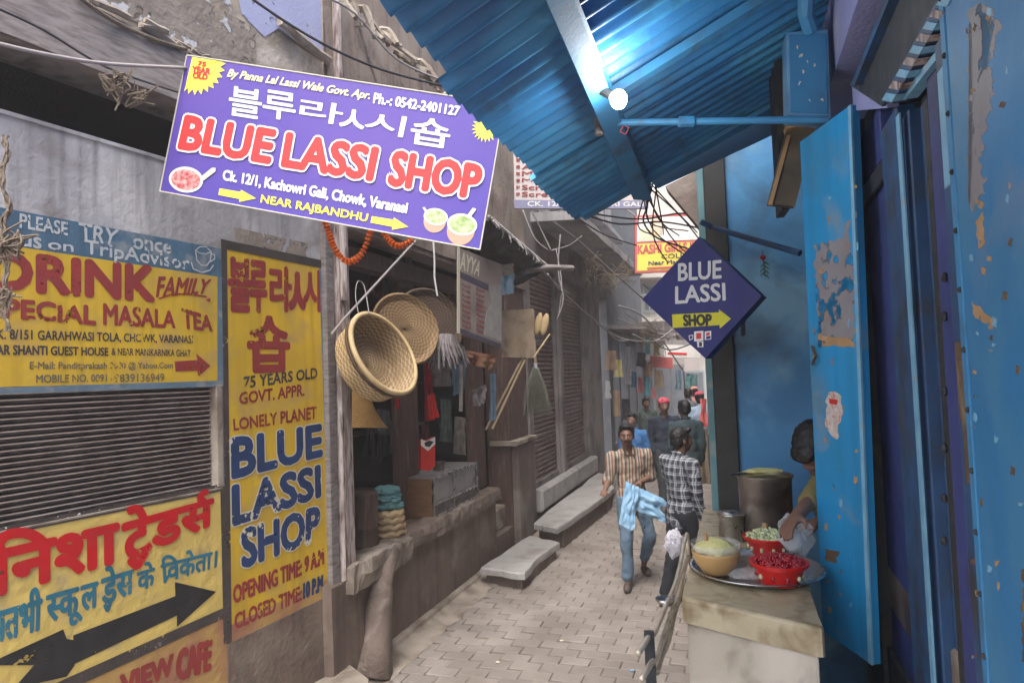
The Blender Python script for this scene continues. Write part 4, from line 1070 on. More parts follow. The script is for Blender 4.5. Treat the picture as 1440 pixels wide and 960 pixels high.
# crumpled clear bag under the bowls on the tray
m_film = mat('thin_clear_film', (.75, .76, .78), rough=.1, alpha=.3, spec=.8)
def crumple(c, sx, sy, sz, name, label, cat, m, seed=0, n=24):
    mb = MB(); vs = []
    def f(u, v):
        th = u * 2 * math.pi; ph = v * math.pi
        d = Vector((math.cos(th) * math.sin(ph), math.sin(th) * math.sin(ph), math.cos(ph)))
        k = 1 + .28 * noise.noise(d * 2.2 + Vector((seed, 0, 0))) + .14 * noise.noise(d * 6 + Vector((seed, 3, 0)))
        return Vector(c) + Vector((d.x * sx, d.y * sy, (d.z + .0) * sz)) * k
    mb.grid(f, n, n // 2); o = mb.build(name, m, smooth=False); return tag(o, label, cat) if cat else o
cfm = at(1048, 812); crumple(cfm + Vector((0, 0, .016)), .06, .055, .016, 'plastic_film', 'crumpled clear film lying on the tray between the bowls', 'plastic film', m_film, 2, 30)
cbg = at(1135, 795, 1.5); crumple(cbg + Vector((.0, .10, .09)), .07, .06, .085, 'plastic_bag', 'crinkled clear plastic bag standing beside the red baskets', 'plastic bag', m_film, 5, 34)
# steel cup, pot with ladle
def vessel(c, r0, r1, h, name, label, cat, m, lip=.006, n=36):
    t = thing(name, label, cat, c)
    MB().lathe([(0, 0), (r0, 0), (r0 * 1.02, .006), (r1 * .98, h * .93), (r1 + lip, h), (r1 + lip, h + .003), (r1 - .002, h - .002), (r1 - .006, h * .9), (r0 - .004, .006), (0, .006)], c, n).build('body', m, t, smooth=True)
    return t
c1 = onZ(1036, 764, 1.5); k = c1.y / 950
t = vessel(c1 + Vector((0, .06, 0)), 18 * k, 18 * k, 38 * k, 'steel_cup', 'plain steel tumbler behind the amber bowl', 'tumbler', m_steel, .006)
MB().lathe([(18 * k - .003, 38 * k - .006), (0, 38 * k - .004)], c1 + Vector((0, .06, 0)), 30).build('milk', mat('thin_milk', (.55, .56, .58), rough=.3), t)
MB().lathe([(18.6 * k, 35 * k), (18.8 * k + .003, 37 * k), (18.6 * k, 39 * k)], c1 + Vector((0, .06, 0)), 30).build('rim', m_steel, t, smooth=True)
c2_ = onZ(1088, 765, 1.5) + Vector((.01, .10, 0)); k = c2_.y / 950
pot = vessel(c2_, 34 * k, 36 * k, 88 * k, 'cooking_pot', 'tall sooty steel pot of boiling milk behind the tumbler', 'pot', m_steeld, .008)
MB().lathe([(36 * k - .006, 84 * k), (0, 84.5 * k)], c2_, 30).build('milk_skin', mat('yellow_cream_skin', (.5, .42, .14), (.22, .2, .12), 30, .5), pot)
lad = thing('ladle', 'flat steel ladle crusted with yellow cream lying across the tall pot', 'ladle', c2_ + Vector((0, 0, 88 * k)))
zt_ = c2_.z + 90 * k
MB().tube([Vector((c2_.x - 50 * k, c2_.y - .03, zt_ + .004)), Vector((c2_.x, c2_.y, zt_ + .004)), Vector((c2_.x + 20 * k, c2_.y + .02, zt_ + .004))], .006, 8).build('handle', m_steel, lad)
crumple((c2_.x + .0, c2_.y, zt_ + .012), .085, .05, .012, 'cream_crust', None, None, m_topp, 9, 22)
o_ = bpy.data.objects['cream_crust']; o_.parent = lad; o_.location = o_.location - lad.location
for q, lab in ((onZ(1188, 925, 1.05), 'dented steel pot low in the shadow beside the open blue leaf'), ):
    vessel(Vector((1.22, 2.25, 1.02)), .07, .075, .10, 'steel_pot', lab, 'pot', m_steel)
lowshelf = tag(MB().box((1.02, 1.95, .92), (1.5, 2.6, 1.02)).build('low_shelf', m_dark), 'dark low shelf beside the counter below the open leaf', 'shelf')
crumple((1.17, 2.10, 1.05), .05, .045, .03, 'yellow_bundle', 'small crumpled yellow wrapper on the low dark shelf', 'wrapper', mat('yellow_wrapper', (.55, .4, .03), (.3, .2, .03), 20, .4), 12, 22)
# ring-like little steel bowl hooked at the counter's left side
rc = A + Vector((-.035, .10, -.05))
tag(MB().lathe([(.026, .0), (.034, .012), (.037, .012), (.030, -.004), (.0, -.006), (0, -.003), (.024, -.001)], rc, 26).build('small_steel_bowl', m_steel, smooth=True), 'tiny steel bowl hooked to the left side of the counter', 'bowl')

# ================================================================ RAILING beside the counter
m_brass = mat('rubbed_steel_tube', (.62, .56, .47), (.46, .40, .32), 12, .33, metal=.35, dirt=(.16, .11, .07), dscale=12, damt=.32)
rl = thing('railing', 'low railing of bent steel tubes along the left side of the counter', 'railing', onY(915, 1000, 2.0))
def smoothpath(P, n=6):
    out = []
    for i in range(len(P) - 1):
        p0 = P[max(i - 1, 0)]; p1 = P[i]; p2 = P[i + 1]; p3 = P[min(i + 2, len(P) - 1)]
        for k in range(n):
            t = k / n
            out.append(.5 * ((2 * p1) + (-p0 + p2) * t + (2 * p0 - 5 * p1 + 4 * p2 - p3) * t * t + (-p0 + 3 * p1 - 3 * p2 + p3) * t ** 3))
    out.append(P[-1]); return out
def rtube(px, r, name='tube', n=8): return MB().tube(smoothpath([onY(*p) for p in px]), r, n).build(name, m_brass, rl, smooth=True)
rtube([(966, 750, 3.30), (962, 765, 3.2), (956, 795, 2.95), (949, 822, 2.72), (936, 852, 2.45), (921, 888, 2.2), (911, 897, 2.05), (897, 919, 1.95)], .009)
rtube([(968, 782, 3.2), (961, 805, 2.95), (952, 840, 2.62), (943, 865, 2.45), (934, 893, 2.28), (924, 922, 2.12), (915, 933, 2.02), (902, 955, 1.93)], .009)
rtube([(963, 815, 3.0), (955, 840, 2.75), (948, 865, 2.55), (940, 900, 2.3), (930, 925, 2.18), (924, 945, 2.08)], .009)
RFm = Frame(onY(914, 925, 2.06), Vector((1, -.1, 0)), Z3)
MB().ppoly(RFm, [(906, 889), (920, 889), (926, 1010), (911, 1010)], -.02, 0).build('bracket_post', m_dark, rl)
MB().tube([onY(966, 750, 3.3), onY(969, 800, 3.3), onY(972, 880, 3.3)], .011, 8).build('end_post', m_brass, rl)
# whitish blue step block left of the counter
m_bstep = mat('blue_washed_step', (.36, .45, .52), (.28, .35, .42), 5, .6, dirt=(.2, .2, .2), dscale=6, damt=.35)
P_ = [A + Vector((-.16, -.55, -1.5)), A + Vector((.02, -.55, -1.5)), A + Vector((.06, .1, -1.5)), A + Vector((-.05, .12, -1.5))]
tag(MB().prism([Vector((p.x, p.y, .95)) for p in P_], (0, 0, -.95)).build('side_step', m_bstep), 'pale blue washed block between the railing and the counter', 'step')

# ================================================================ SIGNS
m_dia = mat('deep_navy_sign', (.018, .022, .15), (.015, .019, .13), 4, .45, spec=.35, dirt=(.03, .035, .15), dscale=6, damt=.3)
m_silver = mat('silver_white_lettering', (.62, .64, .65), (.55, .57, .59), 9, .45)
m_lime = mat('sign_yellow', (.62, .60, .03), (.55, .52, .03), 8, .5)
m_blk = mat('print_black', (.02, .02, .02), rough=.5)
m_wht = mat('print_white', (.72, .72, .74), rough=.5)
_u = (onY(1070, 415, 3.17) - onY(903, 421, 3.50)); _u.z = 0
DF = Frame(onY(985, 420, 3.33), _u, Z3)
dia = thing('diamond_sign', 'navy diamond shaped box sign reading BLUE LASSI SHOP with a yellow arrow', 'sign', DF.W(992, 503))
MB().ppoly(DF, [(983, 333), (1071, 416), (992, 504), (903, 421)], -.10, 0).build('box', m_dia, dia)
letters(DF, 'BLUE', [(954, 371), (1014, 366), (1014, 391), (954, 395)], m_silver, dia, .022, off=.003)
letters(DF, 'LASSI', [(950, 403), (1019, 398), (1020, 422), (950, 427)], m_silver, dia, .022, off=.003)
stripe(DF, [(945, 442), (1011, 439), (1011, 435), (1028, 448), (1012, 462), (1012, 457), (946, 461)], m_lime, dia, 'arrow', .002, .0015)
letters(DF, 'SHOP', [(961, 443), (1000, 442), (1000, 457), (962, 458)], m_blk, dia, .05, off=.003)
for q, m_, nm in (([(976, 466), (989, 465), (989, 479), (976, 480)], m_wht, 'logo_tile'), ([(991, 466), (1000, 465), (1000, 477), (991, 478)], m_wht, 'logo_tile'), ([(980, 480), (989, 480), (989, 488), (981, 488)], m_wht, 'logo_tile'),
                  ([(979, 468), (986, 468), (986, 476), (979, 477)], m_redpl, 'logo_mark'), ([(993, 468), (998, 467), (998, 471), (993, 472)], m_redpl, 'logo_mark'), ([(993, 473), (999, 472), (999, 476), (993, 477)], m_dia, 'logo_mark'), ([(983, 481), (987, 481), (987, 487), (983, 487)], m_blk, 'logo_mark')):
    stripe(DF, q, m_, dia, nm, .0022 if nm == 'logo_tile' else .0034, .001)
outline_path(DF, [(969, 472), (974, 471), (974, 476), (970, 478)], .002, m_wht, dia, 'logo_mark', .003, True)
tag(MB().tube([onY(1045, 440, 3.45), onY(1045, 470, 3.8)], .012, 6).build('sign_bracket', m_dark), 'short dark bracket holding the diamond sign to the post', 'bracket')

# main banner
m_ban = mat('violet_blue_banner', (.065, .045, .31), (.11, .055, .31), 1.1, .4, spec=.4, bump=.0006, bscale=8, dirt=(.12, .08, .36), dscale=2, damt=.2)
m_banred = mat('banner_red', (.72, .03, .03), rough=.45)
m_banyel = mat('banner_yellow', (.85, .80, .08), rough=.45)
TL_, TR_, BL2 = onY(263, 78, 3.50), onY(710, 147, 3.27), onY(225, 269, 3.50)
u_ = (TR_ - TL_).normalized(); v_ = (TL_ - BL2); v_ = (v_ - u_ * v_.dot(u_)).normalized()
BNF = Frame(BL2, u_, v_)
ban = thing('shop_banner', 'large tilted violet banner reading BLUE LASSI SHOP with Korean writing and bowls of lassi', 'banner', BNF.W(450, 310))
cor = [(263, 78), (710, 147), (675, 351), (225, 269)]
MB().ppoly(BNF, cor, -.02, 0).build('board', m_ban, ban)
hc = [BNF.hit(*p) for p in cor]
ed = MB()
for i in range(4):
    p, q = BNF.P(*hc[i], .001), BNF.P(*hc[(i + 1) % 4], .001); ed.tube([p, q], .0035, 6)
ed.build('edge_rim', m_halo, ban)
def star(px, py, r0, r1, n, m, off, clampit=True):
    c = BNF.hit(px, py); pts = []
    a_l, b_t = BNF.hit(*cor[0]); amax = BNF.hit(*cor[1])[0]
    for i in range(2 * n):
        r = r1 if i % 2 == 0 else r0; t = math.pi * i / n
        a = c[0] + math.cos(t) * r; b = c[1] + math.sin(t) * r
        pts.append((min(max(a, .006), amax - .006), min(b, b_t - .006)))
    cc = BNF.P(*c, off); mb = MB(); vs = [cc] + [BNF.P(a, b, off) for a, b in pts]
    mb.add(vs, [(0, i + 1, (i + 1) % (2 * n) + 1) for i in range(2 * n)])
    return mb.build('sunburst', m, ban)
star(279, 94, .125, .155, 26, m_banyel, .003)
star(684, 180, .05, .075, 22, m_banyel, .003)
letters(BNF, '75', [(279, 86), (290, 88), (289, 94), (278, 92)], m_banred, ban, .06, off=.005)
letters(BNF, 'YEAR', [(271, 93), (296, 97), (295, 105), (270, 101)], m_banred, ban, .06, off=.005)
letters(BNF, 'OLD', [(272, 102), (292, 105), (291, 112), (271, 110)], m_banred, ban, .06, off=.005)
letters(BNF, 'By Panna Lal Lassi Wale Govt. Apr.', [(321, 97), (521, 129), (519, 143), (319, 111)], mat('banner_cream', (.75, .68, .42), rough=.5), ban, .035, off=.003, shear=.35)
letters(BNF, 'Ph.-: 0542-2401127', [(527, 131), (647, 150), (645, 163), (525, 145)], m_wht, ban, .035, off=.003)
for chx, q in [('블', [(324, 121), (369, 128), (366, 168), (321, 161)]), ('루', [(372, 126), (417, 133), (414, 171), (369, 164)]), ('라', [(424, 138), (484, 148), (479, 176), (420, 167)]),
               ('ㅅ', [(481, 152), (515, 158), (511, 182), (477, 177)]), ('시', [(517, 156), (572, 165), (566, 193), (512, 184)]), ('숍', [(581, 163), (635, 172), (630, 209), (576, 201)])]:
    letters(BNF, chx, q, m_wht, ban, .018, off=.003)
for w, q in (('BLUE', [(262, 164), (387, 185), (378, 229), (252, 208)]), ('LASSI', [(405, 188), (531, 209), (522, 253), (397, 233)]), ('SHOP', [(555, 213), (678, 234), (670, 279), (547, 259)])):
    letters(BNF, w, q, m_banred, ban, .045, off=.006, outline=.085, om=m_wht)
letters(BNF, 'Ck. 12/1, Kachowri Gali, Chowk, Varanasi', [(315, 239), (574, 285), (571, 302), (313, 255)], m_wht, ban, .04, off=.003)
letters(BNF, 'NEAR RAJBANDHU', [(368, 274), (518, 301), (515, 315), (366, 288)], m_banyel, ban, .03, off=.003)
stripe(BNF, [(309, 265), (338, 270), (339, 267), (360, 279), (336, 284), (337, 280), (307, 274)], m_banyel, ban, 'arrow', .003)
stripe(BNF, [(523, 304), (553, 309), (554, 306), (574, 319), (551, 323), (552, 319), (521, 313)], m_banyel, ban, 'arrow', .003)
def bowlprint(px, py, rx, ry, mr, mf, mb_=None, deep=.0):
    c = BNF.hit(px, py)
    def disc(rx, ry, off, m, nm, dy=0):
        mb = MB(); mb.add([BNF.P(c[0] + rx * math.cos(t * .262), c[1] + dy + ry * math.sin(t * .262), off) for t in range(24)], [list(range(24))]); return mb.build(nm, m, ban)
    if mb_: disc(rx * .92, ry * 1.35, .0025, mb_, 'bowl_print', -ry * .55)
    disc(rx, ry, .0035, mr, 'bowl_print'); disc(rx * .86, ry * .8, .0045, mf, 'filling_print', 0)
m_fill1 = mat('printed_pomegranate', (.6, .42, .38), (.40, .01, .03), 45, .5)
m_fill2 = mat('printed_pistachio_cream', (.55, .58, .42), (.22, .34, .10), 26, .5)
m_clayp = mat('printed_clay', (.5, .3, .22), rough=.5)
bowlprint(262, 253, .098, .068, m_wht, m_fill1)
bowlprint(613, 305, .062, .042, m_wht, m_fill2, m_clayp)
bowlprint(650, 316, .076, .054, m_wht, m_fill2, m_clayp)
stripe(BNF, [(282, 249), (298, 236), (303, 236), (303, 241), (286, 254)], m_halo, ban, 'spoon_print', .0055)
stripe(BNF, [(655, 305), (665, 292), (670, 294), (660, 308)], m_halo, ban, 'spoon_print', .0055)
stripe(BNF, [(594, 292), (597, 291), (604, 301), (601, 303)], m_halo, ban, 'spoon_print', .0055)

# list sign further down the alley
m_list = mat('notice_board_white', (.62, .56, .55), (.56, .5, .5), 3, .6, dirt=(.4, .36, .36), dscale=3, damt=.3)
LSF = Frame(onY(722, 292, 8.8), Vector((1, .10, 0)), Vector((.035, 0, 1)))
ls = thing('list_sign', 'white notice board with rows of red lettering hanging above the alley, partly behind the canopy', 'sign', LSF.W(800, 300))
MB().ppoly(LSF, [(722, 215), (905, 200), (912, 293), (724, 293)], -.06, 0).build('board', m_list, ls)
stripe(LSF, [(722, 281), (912, 282), (912, 293), (724, 293)], mat('grey_violet_band', (.25, .25, .38)), ls, 'band', .003)
for i, tx in enumerate(['Mobile Rep', 'Auto Start', 'Mobile Batt', 'Mobile Repairing', 'Screen Guard', 'Screen Guards']):
    y = 222 + i * 9.6
    letters(LSF, tx, [(734, y), (734 + 9.5 * len(tx), y), (734 + 9.5 * len(tx), y + 6.5), (734, y + 6.5)], m_maroon, ls, .03, off=.006)
    outline_path(LSF, [(727, y + 3), (730, y + 3)], .02, m_maroon, ls, 'bullet')
letters(LSF, 'CK. 12/2, KACHAURI GALI', [(742, 283), (905, 284), (905, 291), (742, 291)], m_wht, ls, .03, off=.006)

# kashi sign
KF = Frame(onY(892, 383, 12.5), Vector((1, .0, 0)), Vector((-.0, 0, 1)))
ks = thing('school_sign', 'white and yellow framed sign with red lettering hanging high behind the diamond sign', 'sign', KF.W(950, 384))
m_kred = mat('faded_red', (.55, .12, .12), rough=.6); m_kyel = mat('poster_yellow', (.85, .68, .12), rough=.6); m_kwh = mat('poster_white', (.85, .83, .80), rough=.6)
MB().ppoly(KF, [(893, 303), (1008, 300), (1008, 380), (893, 384)], -.08, 0).build('frame', m_kred, ks)
stripe(KF, [(896, 306), (1005, 303), (1005, 336), (896, 340)], m_kwh, ks, 'white_field', .004)
stripe(KF, [(896, 343), (1005, 339), (1005, 377), (896, 381)], m_kyel, ks, 'yellow_field', .004)
stripe(KF, [(915, 305), (931, 305), (931, 330), (915, 334)], mat('faded_orange_print', (.7, .4, .2), (.8, .7, .6), 12, .6), ks, 'print', .008)
stripe(KF, [(898, 322), (928, 320), (930, 338), (898, 339)], mat('faded_green_print', (.5, .65, .45), (.75, .65, .5), 9, .6), ks, 'print', .0065)
letters(KF, 'KASHI GIRLS INTER', [(897, 345), (1004, 339), (1004, 350), (897, 357)], m_kred, ks, .04, off=.01)
letters(KF, 'COLLEGE', [(930, 358), (985, 354), (985, 361), (930, 364)], m_ink, ks, .03, off=.01)
letters(KF, 'Near Manikarnika', [(912, 367), (990, 363), (990, 369), (912, 373)], m_navy, ks, .03, off=.01)
stripe(KF, [(910, 376), (995, 372), (995, 375), (910, 379)], m_kred, ks, 'underline', .01)
MB().tube([KF.W(893, 303, 0), KF.W(893, 303, 0) + Vector((-1.2, 0, 1.0))], .02, 5).build('stay', m_wireg, ks)
MB().tube([KF.W(1006, 301, 0), KF.W(1006, 301, 0) + Vector((.9, 0, 1.6))], .02, 5).build('stay', m_wireg, ks)
# small signs at the far end
def board_sign(q, Y, m, name, label, extra=None):
    Fq = Frame(onY(*q[3], Y), Vector((1, 0, 0)), Z3); t = thing(name, label, 'sign', Fq.W(*q[3])); MB().ppoly(Fq, q, -.05, 0).build('board', m, t)
    if extra: stripe(Fq, extra[0], extra[1], t, 'band', .012)
    MB().tube([Fq.W(*q[0]), Fq.W(*q[0]) + Vector((0, 0, .8))], .015, 5).build('stay', m_wireg, t); MB().tube([Fq.W(*q[1]), Fq.W(*q[1]) + Vector((0, 0, .8))], .015, 5).build('stay', m_wireg, t)
board_sign([(934, 484), (985, 486), (985, 503), (934, 502)], 19, m_kwh, 'far_sign', 'small white sign with a red stripe at the far end of the alley', ([(939, 495), (966, 496), (966, 499), (939, 498)], m_banred))
board_sign([(914, 500), (946, 503), (946, 518), (914, 516)], 20, m_kred, 'far_sign', 'faded red sign just left of the white one at the far end')
board_sign([(962, 504), (984, 504), (984, 520), (962, 522)], 21, m_list, 'far_sign', 'blank pale grey board below the white sign at the far end')
# ================================================================ GOODS OF THE BASKET SHOP
m_wick = mat('pale_bamboo_weave', (.54, .41, .23), (.44, .32, .16), 7, .65, bump=.002, bscale=90, dirt=(.36, .25, .13), dscale=9, damt=.33)
m_wickin = mat('bamboo_weave_inside', (.42, .31, .18), (.31, .22, .12), 7, .7, bump=.002, bscale=90, dirt=(.24, .16, .09), dscale=7, damt=.36)
m_wickdk = mat('aged_brown_weave', (.10, .065, .045), (.07, .045, .03), 7, .75, bump=.002, bscale=90)
m_tray2 = mat('brown_gold_weave', (.30, .20, .10), (.22, .14, .07), 7, .75, bump=.002, bscale=90)
m_straw = mat('golden_cane', (.45, .27, .09), (.34, .19, .07), 12, .65, bump=.003, bscale=60)
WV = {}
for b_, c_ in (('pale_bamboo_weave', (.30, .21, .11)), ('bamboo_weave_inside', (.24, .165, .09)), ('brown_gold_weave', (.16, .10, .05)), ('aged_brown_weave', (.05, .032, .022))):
    WV[b_] = mat(b_ + '_dark_strand', c_, tuple(x * .8 for x in c_), 9, .75)  # darker strand colour that alternates in the weave
def axis_mat(ax):
    z = Vector(ax).normalized(); x = z.orthogonal().normalized(); y = z.cross(x); return Matrix((x, y, z)).transposed()
def woven(c, r, h, ax, name, label, mo, mi, flat=False, group=None):
    t = thing(name, label, 'basket', c); Mx = axis_mat(ax); n = 132
    def surf(prof, m, nm, inv=1):
        mb = MB(); vs = []; rows = []
        for i in range(len(prof) - 1):
            k = max(1, int((math.hypot(prof[i + 1][0] - prof[i][0], prof[i + 1][1] - prof[i][1])) / .009))
            for j in range(k):
                s = j / k; rows.append((prof[i][0] * (1 - s) + prof[i + 1][0] * s, prof[i][1] * (1 - s) + prof[i + 1][1] * s))
        rows.append(prof[-1])
        for ri, (rr_, z) in enumerate(rows):
            for q in range(n):
                a = 2 * math.pi * q / n; d = .0018 * (1 if ((q // 2) + ri) % 2 else -1)
                wob = .012 * (rr_ / r) * noise.noise((math.cos(a) * 1.2, math.sin(a) * 1.2, z * 3 + c[0]))
                vs.append(Vector(c) + Mx @ Vector((math.cos(a) * (rr_ + d * inv + wob), math.sin(a) * (rr_ + d * inv + wob), z + (d if rr_ < r * .8 else 0))))
        fs = [(i * n + q, i * n + (q + 1) % n, (i + 1) * n + (q + 1) % n, (i + 1) * n + q) for i in range(len(rows) - 1) for q in range(n)]
        mb.add(vs, fs)
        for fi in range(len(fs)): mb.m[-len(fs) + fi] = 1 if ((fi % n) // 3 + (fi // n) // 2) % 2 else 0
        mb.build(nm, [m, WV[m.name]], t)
    if flat:
        surf([(.01, -.02), (r * .85, -.012), (r, .03)], mi, 'woven_face')
        surf([(.01, -.03), (r * .85, -.022), (r, .02)], mo, 'woven_back')
    else:
        surf([(.01, -h), (r * .84, -h), (r * .90, -h * .9), (r, 0)], mo, 'woven_side')
        surf([(.01, -h + .012), (r * .80, -h + .012), (r * .88, -h * .88), (r - .012, 0)], mi, 'woven_inside')
    MB().lathe([(r - .018, -.005), (r + .012, -.018), (r + .018, .004), (r + .0, .016), (r - .018, .012)], c, 60, Mx, closed=True).build('rim', m_wick if mo is m_wick else mo, t, smooth=True)
    if not flat: MB().lathe([(r * 1.0, -.045), (r + .012, -.05), (r + .012, -.03), (r, -.03)], c, 60, Mx, closed=True).build('band', m_wickdk, t, smooth=True)
    return t
woven(onY(541, 496, 5.05), .335, .23, (.80, -.42, .42), 'bamboo_basket', 'deep pale bamboo basket hanging by the corner post, largest basket at the shop front', m_wick, m_wickin)
woven(onY(571, 462, 5.85), .315, .04, (.62, -.72, .25), 'winnowing_tray', 'round woven tray half hidden behind the big pale basket', m_tray2, m_tray2, True)
woven(onY(603, 457, 6.25), .345, .04, (.55, -.80, .2), 'winnowing_tray', 'dark brown woven tray furthest back of the hanging round ones', m_wickdk, m_wickdk, True)
LSH = Frame(L2.P(0, 0, .06), D2, Z3)
mb = MB()
def fanf(u, v):
    a, b = LSH.hit(490 + u * (8 + 36 * v), 546 + v * 55 + u * 6 * math.sin(v * 3)); return LSH.P(a, b, .03 + .10 * math.sin(u * 2.6) + .002 * ((int(u * 14) + int(v * 30)) % 2))
mb.grid(fanf, 14, 30); o = tag(mb.build('scoop_tray', m_straw), 'golden cane scoop hanging below the big pale basket', 'tray')
tag(MB().tube(smoothpath([onY(504, 440, 5.05), onY(500, 415, 5.1), onY(503, 396, 5.15), onY(512, 402, 5.2), onY(519, 440, 5.05)]), .004, 5).build('hanging_string', m_wireg), 'thin string loop holding the big pale basket', 'string')
# diagonal rope, white flex
tag(MB().tube([onY(466, 470, 5.0), onY(482, 450, 5.05), onY(585, 338, 5.4)], .010, 6).build('tension_rope', m_wireg), 'taut grey rope running diagonally above the baskets', 'rope')
tag(MB().tube([onY(609, 330, 5.6), onY(611, 365, 5.6), onY(611, 390, 5.6), onY(615, 416, 5.6)], .008, 6).build('hanging_flex', m_wirew), 'short white cable end hanging under the banner', 'cable')
# drum, wicker stack, teal cloth
dc = onZ(513, 768, ZPL); dc = L2.P(L2.hit(513, 760, -.18)[0], ZPL, -.18)
tag(MB().lathe([(0, 0), (.115, 0), (.118, .01), (.115, .02), (.112, .15), (.118, .155), (.112, .165), (.112, .30), (.118, .305), (.115, .43), (.12, .44), (.11, .45), (0, .445)], dc, 28).build('metal_drum', m_wooddk, smooth=True), 'brown cylindrical tin standing just inside the corner post', 'drum')
wc = L2.P(L2.hit(545, 745, -.16)[0], ZPL, -.16)
for i in range(4):
    mb = MB(); pts = []
    for k in range(60):
        a = 2 * math.pi * k / 59; pts.append(wc + Vector((math.cos(a) * (.145 - .006 * i), math.sin(a) * (.145 - .006 * i), .035 + i * .058 + .008 * math.sin(a * 9 + i))))
    mb.tube(pts, .03, 7, False); mb.lathe([(0, .01), (.14, .01), (.14, .055), (0, .055)], wc + Vector((0, 0, i * .058)), 20)
    tag(mb.build('coiled_basket', m_wick if i == 3 else m_wickin, origin=wc + Vector((0, 0, i * .058))), ['lowest', 'second lowest', 'second highest', 'top'][i] + ' coiled basket in the stack under the teal cloth', 'basket', 'stacked coiled baskets')
m_tealc = mat('faded_teal_cloth', (.12, .27, .28), (.09, .2, .22), 9, .95, bump=.004, bscale=40)
for i, (rr_, h) in enumerate(((.15, .06), (.135, .06), (.12, .05))):
    crumple(wc + Vector((.0, 0, .275 + i * .062)), rr_, rr_ * .9, .05, 'folded_cloth', ['lowest', 'middle', 'top'][i] + ' folded faded teal cloth on the coiled baskets', 'cloth', m_tealc, 20 + i, 26)
# showcase crate
ga0, ga1 = L2.hit(608, 690, -.03)[0], L2.hit(671, 670, -.03)[0]
m_glasspane = mat('dusty_glass', (.45, .44, .44), (.3, .29, .29), 5, .25, alpha=.75, spec=.6)
m_varn = mat('varnished_wood', (.20, .105, .045), (.14, .07, .035), 5, .5, stretch=(1, 1, 6))
cr = thing('showcase', 'low glass fronted wooden showcase on the shop platform', 'showcase', L2.P((ga0 + ga1) / 2, ZPL, -.2))
MB().fbox(L2, ga0, ga0 + .03, ZPL + .01, ZPL + .40, -.42, -.03, .004).build('side_panel', m_varn, cr)
MB().fbox(L2, ga0 + .03, ga1, ZPL + .01, ZPL + .39, -.42, -.39).build('back_panel', m_varn, cr)
MB().fbox(L2, ga0 + .03, ga1, ZPL + .01, ZPL + .03, -.39, -.05).build('bottom_panel', m_varn, cr)
for z in (.01, .13, .385): MB().fbox(L2, ga0, ga1, ZPL + z, ZPL + z + .022, -.035, -.012, .003).build('frame_rail', m_steel, cr)
MB().fbox(L2, ga0, ga1, ZPL + .395, ZPL + .405, -.42, -.04).build('top_pane', m_glasspane, cr)
for a in (ga0, (ga0 + ga1) / 2 - .1, ga1 - .025): MB().fbox(L2, a, a + .02, ZPL + .03, ZPL + .39, -.034, -.016, .003).build('frame_stile', m_steel, cr)
MB().fbox(L2, ga0 + .03, ga1 - .02, ZPL + .15, ZPL + .385, -.05, -.045).build('glass_pane', m_glasspane, cr)
MB().fbox(L2, ga0 + .03, ga1 - .02, ZPL + .03, ZPL + .13, -.05, -.045).build('lower_panel', m_greywood, cr)
MB().fbox(L2, ga0 + .8, ga1 - .1, ZPL + .2, ZPL + .36, -.06, -.052).build('paper_notice', m_list, cr)
m_rpk = mat('shiny_red_wrapper', (.6, .03, .02), rough=.35)
RPF = Frame(onY(592, 660, 6.75), Vector((.75, .6, 0)), Z3)
rp = thing('red_packet', 'bright red printed packet leaning by the second wooden post', 'packet', RPF.W(602, 662))
MB().ppoly(RPF, [(592, 617), (600, 620), (612, 614), (612, 655), (604, 662), (592, 660)], -.05, 0).build('packet_body', m_rpk, rp)
stripe(RPF, [(592, 617), (600, 620), (612, 614), (612, 624), (602, 634), (592, 626)], m_kwh, rp, 'printed_patch', .003)
stripe(RPF, [(597, 622), (604, 619), (610, 621), (604, 628), (598, 627)], m_blk, rp, 'printed_patch', .005)
vessel(L2.P(L2.hit(617, 662, -.2)[0], ZPL + .405, -.2), .06, .065, .09, 'small_steel_pot', 'small steel pot on the end of the showcase', 'pot', m_steeld)
# poster board
PF = Frame(onY(645, 468, 6.0), (onY(706, 487, 6.75) - onY(645, 468, 6.0)) * Vector((1, 1, 0)), Z3)
pb = thing('menu_board', 'hanging printed board with rows of faded maroon text above the shop platform', 'sign', PF.W(675, 487))
MB().ppoly(PF, [(645, 348), (706, 372), (706, 490), (645, 468)], -.02, 0).build('board', mat('dusty_poster', (.30, .26, .23), (.22, .19, .18), 5, .6, dirt=(.14, .12, .11), dscale=4, damt=.4), pb)
m_pdk = mat('poster_dark_band', (.07, .06, .09)); m_pgr = mat('poster_grey_print', (.24, .25, .25), (.33, .32, .31), 14, .6)
stripe(PF, [(646, 381), (687, 400), (687, 409), (646, 390)], m_pdk, pb, 'band', .002)
stripe(PF, [(646, 461), (704, 483), (704, 489), (646, 467)], m_pdk, pb, 'band', .002)
stripe(PF, [(688, 402), (705, 400), (705, 480), (680, 471), (684, 440), (692, 425)], m_pgr, pb, 'print', .002)
letters(PF, 'AYYA', [(647, 353), (676, 368), (673, 388), (647, 378)], m_halo, pb, .02, off=.003, shear=.2)
for i in range(9):
    for j, x in enumerate((650, 670)):
        y = 398 + i * 7.2 + j * 6; letters(PF, ['Masala', 'Chana', 'Butter', 'Paneer', 'Badam', 'Kesar', 'Mango', 'Banana', 'Plain'][(i + j * 4) % 9], [(x, y), (x + 12, y + 4), (x + 12, y + 8), (x, y + 4)], m_maroon, pb, .03, off=.003)
stripe(PF, [(643, 346), (647, 348), (647, 469), (643, 468)], m_halo, pb, 'frame_edge', .006)
